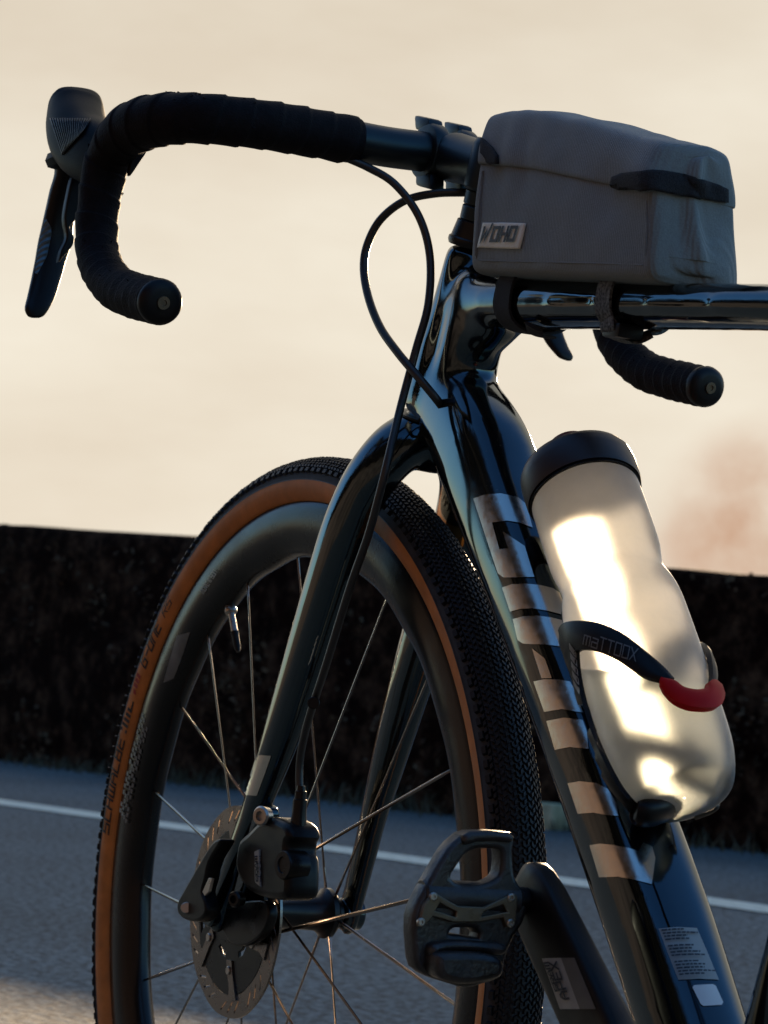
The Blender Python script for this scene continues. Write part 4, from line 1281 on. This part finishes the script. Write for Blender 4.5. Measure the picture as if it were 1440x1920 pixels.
# rear wheel: a copy of the front wheel and its parts, set in the frame's plane
rw = front_wheel.copy(); C.objects.link(rw)
rw.name = 'rear_wheel'
rw['label'] = 'rear wheel with deep satin black rim'
rw.parent = bike
rw.matrix_parent_inverse = world_of(bike).inverted()
rw.location = Fp(RA[0], 0, RA[1])
rw.rotation_euler = Matrix((EF, NF, UF)).transposed().to_euler()
for ch in list(front_wheel.children):
    c_ = ch.copy(); C.objects.link(c_); c_.parent = rw
    c_.matrix_parent_inverse = Matrix.Translation(-AXC)

# ---- lettering on the front tyre and rim ------------------------------------------------
def tyre_text(name, polys, th0, span, wd, r0, r1, m, sub=2):
    """glyph quads -> sidewall; th0/span in degrees, letter tops outwards"""
    v, f = [], []
    for kk, poly in enumerate(polys):
        (a, b, c_, d) = [np.array(p, float) for p in poly]
        n = 4
        q = len(v)
        for i in range(n + 1):
            t_ = i / n
            for p in (a + (b - a) * t_, d + (c_ - d) * t_):
                th = math.radians(th0 + span * p[0] / wd)
                r = r0 + (r1 - r0) * p[1] / 6
                y = math.sqrt(max(1e-9, (TR + 0.0002) ** 2 - (r - TC) ** 2)) + 0.0005 + 0.00003 * (kk % 5)
                v.append(AXC + V((r * math.cos(th), y, r * math.sin(th))))
        for i in range(n):
            f.append((q + 2 * i, q + 2 * i + 1, q + 2 * i + 3, q + 2 * i + 2))
    o = part(name, (v, f), m, front_wheel, 0)
    bm = bmesh.new(); bm.from_mesh(o.data)
    for fc in bm.faces:
        if fc.normal.y < 0: fc.normal_flip()
    bm.to_mesh(o.data); bm.free()
    return o
def ang(x, y):
    p = onW(x, y, 0.0185)
    return math.degrees(math.atan2(p.z - R0, p.x))
for s_, a, b, r0, r1, hw, m_ in [('SCHWALBE', (200, 1562), (231, 1388), 0.3225, 0.3315, 0.5, 'print'), ('G-ONE', (272, 1252), (301, 1175), 0.3225, 0.3315, 0.5, 'print'), ('RS', (309, 1155), (321, 1126), 0.3235, 0.3305, 0.32, 'print')]:
    q, wd = text_polys(s_, hw, 1.6, 0.12)
    t0, t1 = ang(*a), ang(*b)
    tyre_text('tyre_lettering', q, t0, t1 - t0, wd, r0, r1, m_)
t0, t1 = ang(235, 1374), ang(249, 1312)
q = []
for k in range(5):
    q.append([(k * 1.7, 0.2), (k * 1.7 + 1.0, 0.2), (k * 1.7 + 1.0, 6 - k * 0.5), (k * 1.7, 6 - k * 0.5)])
q.append([(6.8, 0.2), (10.5, 0.6), (10.5, 1.6), (6.8, 1.6)])
tyre_text('tyre_emblem', q, t0, t1 - t0, 10.5, 0.322, 0.332, 'print')
t0, t1 = ang(252, 1298), ang(265, 1262)
q = [[(0, 0.4), (1.2, 1.5), (1.2, 4.0), (0, 3.0)]] + [[(1.8 + k * 1.5, 1.0), (2.9 + k * 1.5, 1.0), (2.9 + k * 1.5, 5.2), (1.8 + k * 1.5, 5.2)] for k in range(3)]
tyre_text('tyre_emblem', q, t0, t1 - t0, 6.4, 0.3225, 0.3315, 'redprint')
brm = bvh_of(frim)
# rim prints: woven grey block pattern, small lettering; plus a sheen painted on
cells = []
for i in range(17):
    for j in range(4):
        if (i + j * 2) % 5 == 4: continue
        th = math.radians(27.5 - i * 1.05 - j * 0.35)
        r = 0.3085 - j * 0.0052
        def pp_(t_, r_):
            W_ = AXC + V((r_ * math.cos(t_), 0.015, r_ * math.sin(t_)))
            d = W_ - CAM
            z = d.dot(FW)
            return (720 + FPX * d.dot(RT) / z, 960 - FPX * d.dot(UPV) / z)
        cells.append([pp_(th, r), pp_(th - 0.0125, r), pp_(th - 0.0125, r - 0.0040), pp_(th, r - 0.0040)])
decal('rim_print_and_sheen', cells, brm, 'rimprint_sheen', front_wheel, 0.0004, 12)
decal('rim_print_and_sheen', [[(332, 1192), (357, 1185), (342, 1232), (326, 1272), (307, 1280), (318, 1240)]], brm, 'rimprint_sheen', front_wheel, 0.0004, 10)  # shine on the rim, painted on as a flat grey patch
decal('rim_lettering', text_px('MOVE & SON', (383, 1113), (27, -40), (-7, -5), 0.5, 1.4), brm, 'rimprint_sheen2', front_wheel, 0.0005, 10)
decal('caliper_lettering', text_px('SRAM', (488, 1652), (-1, -46), (-7, 0), 0.7, 1.4), bvh_of([c for c in cal.children if c.name.startswith('caliper_badge')][0]), 'ink', cal, 0.0005, 10)

# ================================================================== TOP-TUBE BAG
BL = V((0, 0, 0))
bagA = onF(880, 512, 0.034); bagB = onF(1208, 527, 0.034)           # bottom left edge, front and rear
fa = lambda p: ((p - AX).dot(EF), (p - AX).dot(UF))
a0, zb0 = fa(bagA); a1, zb1 = fa(bagB)
topk = [(0.0, fa(onF(905, 208, 0.034))[1]), (0.10, fa(onF(935, 202, 0.034))[1]), (0.32, fa(onF(1000, 201, 0.034))[1]), (0.6, fa(onF(1090, 222, 0.034))[1]), (0.85, fa(onF(1175, 246, 0.034))[1]), (1.0, fa(onF(1222, 262, 0.034))[1])]
hemk = [(0.0, fa(onF(915, 300, 0.034))[1]), (0.35, fa(onF(1000, 317, 0.034))[1]), (0.7, fa(onF(1110, 342, 0.034))[1]), (1.0, fa(onF(1215, 362, 0.034))[1])]
def interp(k, t):
    for i in range(len(k) - 1):
        if t <= k[i + 1][0] or i == len(k) - 2:
            u_ = (t - k[i][0]) / (k[i + 1][0] - k[i][0])
            u_ = max(0, min(1, u_))
            return k[i][1] + (k[i + 1][1] - k[i][1]) * u_
bag = empty('top_tube_bag', Fp((a0 + a1) / 2, 0, (zb0 + zb1) / 2), 'grey fabric top-tube bag with black straps and a beige WOHO patch, strapped on the frame', 'bag')
def bump2(x, z, cx, cz, sx, sz):
    return math.exp(-((x - cx) / sx) ** 2 - ((z - cz) / sz) ** 2)
def crease(p):
    q = p * 22
    n = noise.noise(V((q.x * 0.7 + q.z * 0.9, q.y, q.z * 0.35))) * 0.0016 + noise.noise(V((q.x * 1.9, q.y * 1.4, q.z * 2.3))) * 0.0009
    n += (0.5 - abs(noise.noise(V((q.x * 1.1 + q.z * 0.6, q.y * 0.8, q.z * 0.7 + 4.0))))) * 0.0012
    return n
def bag_shell(lid):
    rings = []
    T = [-0.018, -0.016, -0.010, 0.0] + [i / 46 for i in range(1, 46)] + [1.0, 1.008, 1.016, 1.020]
    ins = {-0.018: 0.012, -0.016: 0.006, -0.010: 0.0022, 1.008: 0.0015, 1.016: 0.0050, 1.020: 0.012}
    for t_ in T:
        tc_ = max(0, min(1, t_))
        a_ = a0 + (a1 - a0) * t_
        zb = zb0 + (zb1 - zb0) * tc_
        zt = interp(topk, tc_)
        zh = interp(hemk, tc_)
        hw = 0.0325 + 0.0020 * math.sin(PI * tc_)
        i_ = ins.get(t_, 0.0)
        half = []
        if not lid:
            half += [(0.001, zb), (hw * 0.5, zb), (hw - 0.010, zb), (hw - 0.0035, zb + 0.0012), (hw - 0.0008, zb + 0.0045), (hw, zb + 0.010)]
            for k in range(1, 11):
                u_ = k / 10
                z = zb + 0.010 + (zh + 0.004 - zb - 0.010) * u_
                half.append((hw + 0.0012 * math.sin(PI * u_) - 0.0010 * u_, z))
            half += [(hw - 0.012, max(zh + 0.006, zt - 0.026)), (0.001, max(zh + 0.008, zt - 0.020))]
        else:
            half += [(hw - 0.0004, zh), (hw + 0.0012, zh), (hw + 0.0018, zh + 0.002)]
            for k in range(1, 9):
                u_ = k / 8
                half.append((hw + 0.0018 - 0.0026 * u_ ** 2.2, zh + 0.002 + (zt - 0.012 - zh - 0.002) * u_))
            half += [(hw - 0.0025, zt - 0.0045), (hw - 0.0060, zt - 0.0014), (hw - 0.013, zt), (hw * 0.15, zt + 0.0015), (0.001, zt + 0.0015)]
        # shrink for the rounded ends
        zc = (zb + zt) / 2
        pts = [(max(0.0008, v_ - i_), (z if abs(z - zh) < 0.004 else (z - 0.55 * i_ if z > zt - 0.02 else (z + 0.6 * i_ if z < zb + 0.012 else z)))) for v_, z in half]
        full = [(v_, z) for v_, z in pts] + [(-v_ * (0.97 - 0.38 * tc_ * max(0, min(1, (z - zb) / (zt - zb)))), z) for v_, z in reversed(pts)]
        rg = []
        for v_, z in full:
            p = Fp(a_, v_, z)
            k = crease(V((t_ * 0.222, v_, z)))
            x_ = tc_ * 0.222
            if v_ > 0.01:
                k += 0.0022 * bump2(x_, z, 0.045, zt - 0.03, 0.012, 0.03) - 0.0022 * bump2(x_, z, 0.065, zt - 0.035, 0.010, 0.03)
                k += 0.004 * bump2(x_, z, 0.215, zh + 0.012, 0.02, 0.016) - 0.0030 * bump2(x_, z, 0.175, zh - 0.008, 0.02, 0.018)
            d_ = NF * (v_ / 0.035 if abs(v_) > 0.01 else 0)
            if t_ >= 1.0:
                kk = 0.005 * noise.noise(V((v_ * 30, z * 22, 1.7))) - 0.006 * bump2(v_, z, 0.006, zh - 0.018, 0.012, 0.03) + 0.004 * bump2(v_, z, -0.015, zh - 0.045, 0.02, 0.02)
                p = p - EF * kk
            p = p + d_ * k + (UF * k if z > zt - 0.004 else V((0, 0, 0)))
            rg.append(p)
        rings.append(rg)
    n = len(rings[0])
    m = len(rings)
    v = [p for r in rings for p in r]
    f = []
    for i in range(m - 1):
        for k in range(n if not lid else n - 1):
            f.append((i * n + k, i * n + (k + 1) % n, (i + 1) * n + (k + 1) % n, (i + 1) * n + k))
    # end caps as bands of quads between left and right halves
    h = n // 2
    for base, flip in ((0, False), ((m - 1) * n, True)):
        # subdivided cap
        cols = 12
        idx = []
        for r_ in range(h):
            L_, R_ = v[base + r_], v[base + n - 1 - r_]
            row = [base + r_]
            for c_ in range(1, cols):
                u_ = c_ / cols
                p = L_.lerp(R_, u_)
                w_ = math.sin(PI * u_) * math.sin(PI * min(1, r_ / max(1, h - 1)))
                q = noise.noise(V((u_ * 3.1, r_ * 0.25, base * 0.01))) * 0.003
                fold = 0
                if flip:
                    zl = r_ / (h - 1)
                    fold = 0.0045 * math.exp(-((u_ - 0.32 - 0.25 * (1 - zl)) / 0.10) ** 2) - 0.005 * math.exp(-((u_ - 0.18) / 0.08) ** 2 - ((zl - 0.62) / 0.3) ** 2)
                p = p + EF * ((-1 if flip else 1) * ((0.0025 if flip else 0.002) * w_ + q * w_ + fold * w_))
                v.append(p)
                row.append(len(v) - 1)
            row.append(base + n - 1 - r_)
            idx.append(row)
        for r_ in range(h - 1):
            for c_ in range(cols):
                q = (idx[r_][c_], idx[r_][c_ + 1], idx[r_ + 1][c_ + 1], idx[r_ + 1][c_])
                f.append(q if flip else tuple(reversed(q)))
    return v, f
def fixn(o):
    bm = bmesh.new(); bm.from_mesh(o.data); bmesh.ops.remove_doubles(bm, verts=bm.verts[:], dist=1e-6)
    bmesh.ops.recalc_face_normals(bm, faces=bm.faces[:]); bm.to_mesh(o.data); bm.free()
    return o
bb = fixn(mk('bag_body', bag_shell(False), 'fabric', bag, 70))
bld = fixn(mk('bag_lid', bag_shell(True), 'fabric', bag, 70))
for o in (bb, bld):
    s = o.modifiers.new('s', 'SUBSURF'); s.levels = 1; s.render_levels = 1
bbag = bvh_of(bb, bld)
decal('elastic_strap', [[(1149, 345), (1153, 332), (1172, 325), (1240, 321), (1290, 329), (1340, 344), (1361, 356), (1362, 380), (1330, 376), (1270, 366), (1225, 357), (1190, 357), (1165, 358), (1152, 353)]], bbag, 'webbing', bag, 0.0024, 9, 0.0022)
decal('elastic_strap', [[(907, 260), (914, 265), (926, 277), (936, 292), (937, 306), (920, 309), (915, 299), (910, 292), (906, 288)]], bbag, 'webbing', bag, 0.0026, 8, 0.0022)
# piping along the front edge
part('piping', spline_tube([cast(bbag, *q)[0] + NF * 0.0002 for q in [(906, 322), (902, 370), (898, 420), (895, 455), (893, 480)]], 0.0014, 8, 6), 'fabric', bag)
# seams
for sq in ([(898, 488), (960, 490), (1050, 492), (1130, 494), (1205, 497)], [(1212, 375), (1213, 420), (1211, 470), (1207, 520)], [(907, 320), (903, 380), (898, 440), (893, 485)]):
    part('seam', spline_tube([cast(bbag, *q)[0] for q in sq], 0.0005, 6, 8), 'fabric', bag)
lp = decal('logo_patch', [[(908, 418), (948, 418), (988, 419), (983, 443), (977, 467), (937, 466), (897, 464), (903, 440)]], bbag, 'patch', bag, 0.0012, 8, 0.0008)
wo = text_px('wOHO', (905, 452), (62, -1), (7.5, -24), 0.72, 2.2)
decal('logo_lettering', wo, bbag, 'patchtext', bag, 0.0018, 8)
# straps round the top tube
def tt_at(a_):
    k = [(-0.19, 0.464, 0.021, 0.020), (-0.25, 0.4555, 0.0225, 0.0170), (-0.36, 0.4415, 0.0225, 0.0148), (-0.54, 0.4185, 0.021, 0.0132)]
    for i in range(3):
        if a_ >= k[i + 1][0] or i == 2:
            u_ = (a_ - k[i][0]) / (k[i + 1][0] - k[i][0])
            return [k[i][j] + (k[i + 1][j] - k[i][j]) * u_ for j in range(4)]
tdir = (Fp(-0.54, 0, 0.4185) - Fp(-0.19, 0, 0.464)).normalized()
tup = NF.cross(tdir) * -1
if tup.z < 0: tup = -tup
for px_, wd_, m_ in ((952, 0.022, 'webbing'), (1141, 0.0175, 'webgrey')):
    a_ = fa(onF(px_, 572, 0.02))[0]
    _, zc, hv, hi = tt_at(a_)
    c_ = Fp(a_, 0, zc)
    rings = []
    for s_, ex in ((-wd_ * 0.5, 0.0004), (-wd_ * 0.5, 0.0022), (wd_ * 0.5, 0.0022), (wd_ * 0.5, 0.0004)):
        rings.append([p + V((noise.noise(p * 90), noise.noise(p * 90 + V((5, 0, 0))), noise.noise(p * 80))) * 0.0006 for p in ring(c_ + tdir * s_ + tup * (0.003 if ex else 0), NF, tup, hv + ex + 0.0006, hi + ex + 0.0036, 48, 2.7)])
    mk('mounting_strap', loft(rings, False), m_, bag, 50)
# loose strap end with its buckle under the tube
sv = [onF(1136, 600, 0.022), onF(1142, 622, 0.020), onF(1158, 634, 0.012), onF(1190, 640, 0.004), onF(1222, 626, -0.004)]
mk('strap_end', tube(catmull([tuple(p) for p in sv], 6), 0.0085, 12, up=tdir, rb=0.0012), 'webgrey', bag, 50)
mk('strap_buckle', boxm(onF(1168, 622, 0.012), tdir, NF, tup, 0.010, 0.009, 0.0045, 0.0018), 'blackplastic', bag, 40)
sv = [onF(1000, 612, 0.018), onF(1006, 626, 0.010), onF(1030, 632, -0.002)]
mk('strap_end', tube(catmull([tuple(p) for p in sv], 6), 0.007, 12, up=tdir, rb=0.0014), 'webbing', bag, 50)

# ================================================================== BOTTLE AND CAGE
bt, bbm = onF(1089, 906, 0.0), onF(1279, 1484, 0.0)
bax = (bbm - bt).normalized()
LB = (bbm - bt).length
bottle = empty('water_bottle', bbm + bax * 0.006, 'frosted translucent water bottle with a dark lid in the cage on the downtube', 'bottle')
prof = [(-0.004, 0.0335), (0.000, 0.0340), (0.012, 0.0348), (0.040, 0.0350), (0.060, 0.0347), (0.070, 0.0332), (0.077, 0.0324), (0.084, 0.0329), (0.092, 0.0352), (0.100, 0.0367), (0.112, 0.0374), (0.150, 0.0376), (0.195, 0.0374), (0.212, 0.0364), (0.224, 0.0340), (LB + 0.001, 0.0300), (LB + 0.004, 0.0240), (LB + 0.0045, 0.0100), (LB + 0.0045, 0.0005)]
pf = [tuple(float(z) for z in q) for q in catmull(prof, 4)]
btl = mk('bottle_body', lathe(pf, bt, bax, 72, cap=False), 'bottle', bottle, 180)
lid = mk('bottle_lid', lathe([(0.010, 0.0352), (0.0105, 0.0366), (0.008, 0.0372), (-0.004, 0.0374), (-0.010, 0.0368), (-0.0138, 0.0348), (-0.0156, 0.0310), (-0.0170, 0.0200), (-0.0175, 0.0120)], bt, bax, 64), 'lid', bottle, 40)
mk('lid_band', lathe([(0.0095, 0.0350), (0.0125, 0.0362), (0.0130, 0.0350)], bt, bax, 64), 'blackplastic', bottle, 40)
mk('nozzle', lathe([(-0.015, 0.0150), (-0.026, 0.0146), (-0.0330, 0.0130), (-0.0362, 0.0090), (-0.0372, 0.001)], bt, bax, 32), 'nozzle', bottle, 50)
# water inside: bottle shape cut by a level surface
wl = onF(1200, 1271, 0.0)
gv = (UF * 1.0 + RT * 0.065).normalized()                         # true vertical (the road falls to the right)
me = bpy.data.meshes.new('tmp')
vv, ff = lathe([(s_, max(0.0004, r - 0.0016)) for s_, r in pf if s_ > 0.02], bt, bax, 64)
me.from_pydata([tuple(p) for p in vv], [], ff)
bm = bmesh.new(); bm.from_mesh(me)
r_ = bmesh.ops.bisect_plane(bm, geom=bm.verts[:] + bm.edges[:] + bm.faces[:], plane_co=wl, plane_no=gv, clear_outer=True)
ed = [e for e in r_['geom_cut'] if isinstance(e, bmesh.types.BMEdge)]
bmesh.ops.holes_fill(bm, edges=ed, sides=0)
bm.to_mesh(me); bm.free()
link('water', me, M['water'], bottle, 40)

# cage: a band wrapped round the bottle, traced on its surface
cyl_v, cyl_f = lathe([(s_, r + 0.0004) for s_, r in pf], bt, bax, 96, cap=False)
bcyl = BVHTree.FromPolygons(cyl_v, cyl_f)
def on_bottle(x, y, off=0.0):
    d = ray(x, y)
    h = bcyl.ray_cast(CAM, d)
    if h[0] is None:
        # outside the silhouette: closest point on the bottle to the ray
        o_ = CAM + d * ((bt.lerp(bbm, 0.5) - CAM).dot(FW) / d.dot(FW))
        h = bcyl.find_nearest(o_)
    c_ = bt + bax * ((h[0] - bt).dot(bax))
    n_ = (h[0] - c_).normalized()
    return h[0] + n_ * off
def mirF(p):
    return p - NF * (2 * (p - AX).dot(NF))
def band(L, Rr, th, lift=0.0004, mirror=False):
    rings = []
    a = catmull(L, 6); b = catmull(Rr, 6)
    for p, q in zip(a, b):
        A_ = [on_bottle(*(p + (q - p) * u_), lift) for u_ in (0, 0.25, 0.5, 0.75, 1)]
        B_ = [on_bottle(*(p + (q - p) * u_), lift + th * (0.75 if u_ in (0, 1) else 1.0)) for u_ in (0, 0.25, 0.5, 0.75, 1)]
        rg = A_ + B_[::-1]
        if mirror: rg = [mirF(z) for z in rg]
        rings.append(rg)
    return loft(rings)
cage = part('bottle_cage', join(), 'blackplastic') if False else None
Lw = [(1052, 1178), (1056, 1215), (1066, 1262), (1080, 1315), (1098, 1372), (1122, 1425), (1150, 1472), (1178, 1505), (1196, 1528)]
Rw = [(1088, 1180), (1088, 1222), (1092, 1268), (1103, 1318), (1120, 1372), (1145, 1430), (1172, 1478), (1198, 1508), (1216, 1520)]
Lt = [(1054, 1192), (1064, 1170), (1092, 1166), (1130, 1173), (1170, 1193), (1205, 1222), (1240, 1254), (1262, 1279)]
Rt = [(1080, 1240), (1090, 1222), (1106, 1220), (1128, 1225), (1160, 1240), (1188, 1260), (1212, 1275), (1244, 1284)]
cg = part('bottle_cage', join(band(Lw, Rw, 0.0042), band(Lt, Rt, 0.0046)), 'blackplastic', None, 50)
cg['label'] = 'black bottle cage with red clip'
def narrow(L_, R_, k=0.3):
    return [(a_[0] + (b_[0] - a_[0]) * k, a_[1] + (b_[1] - a_[1]) * k) for a_, b_ in zip(L_, R_)], [(b_[0] + (a_[0] - b_[0]) * k, b_[1] + (a_[1] - b_[1]) * k) for a_, b_ in zip(L_, R_)]
part('cage_arm', join(band(*narrow(Lw, Rw), 0.0036, mirror=True), band(*narrow(Lt, Rt), 0.0040, mirror=True)), 'blackplastic', cg, 50)
# foot under the bottle and spine against the downtube
fp = onF(1226, 1514, 0.006)
part('cage_foot', spline_tube([onF(1192, 1520, 0.026), onF(1205, 1522, 0.022), onF(1222, 1519, 0.012), onF(1240, 1512, 0.0), onF(1250, 1510, -0.012)], [0.005, 0.0075, 0.009, 0.009, 0.006], 18, 6, up=bax, rb=[0.006, 0.010, 0.013, 0.013, 0.009]), 'blackplastic', cg, 50)
tow = (bax.cross(NF)).normalized()
if (V(Fp(-0.33, 0, 0.229)) - bt).dot(tow) < 0: tow = -tow
part('cage_spine', boxm(bt + bax * 0.16 + tow * 0.0415, NF, tow, bax, 0.012, 0.0028, 0.078, 0.002), 'blackplastic', cg, 40)
# red clip: lower lip joining the two arms round the back of the bottle
Lc = [(1240, 1279), (1262, 1285), (1278, 1297), (1300, 1302), (1316, 1297), (1322, 1284), (1330, 1282), (1334, 1285)]
Rc = [(1236, 1288), (1244, 1304), (1262, 1322), (1286, 1333), (1312, 1336), (1328, 1335), (1340, 1330), (1345, 1318)]
part('cage_clip', band(Lc, Rc, 0.0062), 'red', cg, 50)['label'] = 'red plastic clip'
bcg = bvh_of(cg)
decal('cage_lettering', text_px('maTTOOX', (1094, 1207), (98, 34), (4, -22), 0.33, 1.5), bcg, 'rimprint_sheen', cg, 0.0004, 8)
decal('cage_stripe', [[(1068 + k * 1.9, 1205 + k * 17), (1080 + k * 1.4, 1222 + k * 17), (1080 + k * 1.9, 1234 + k * 17), (1068.5 + k * 2.2, 1217 + k * 17)] for k in range(5)], bcg, 'rimprint_sheen2', cg, 0.0004, 8)
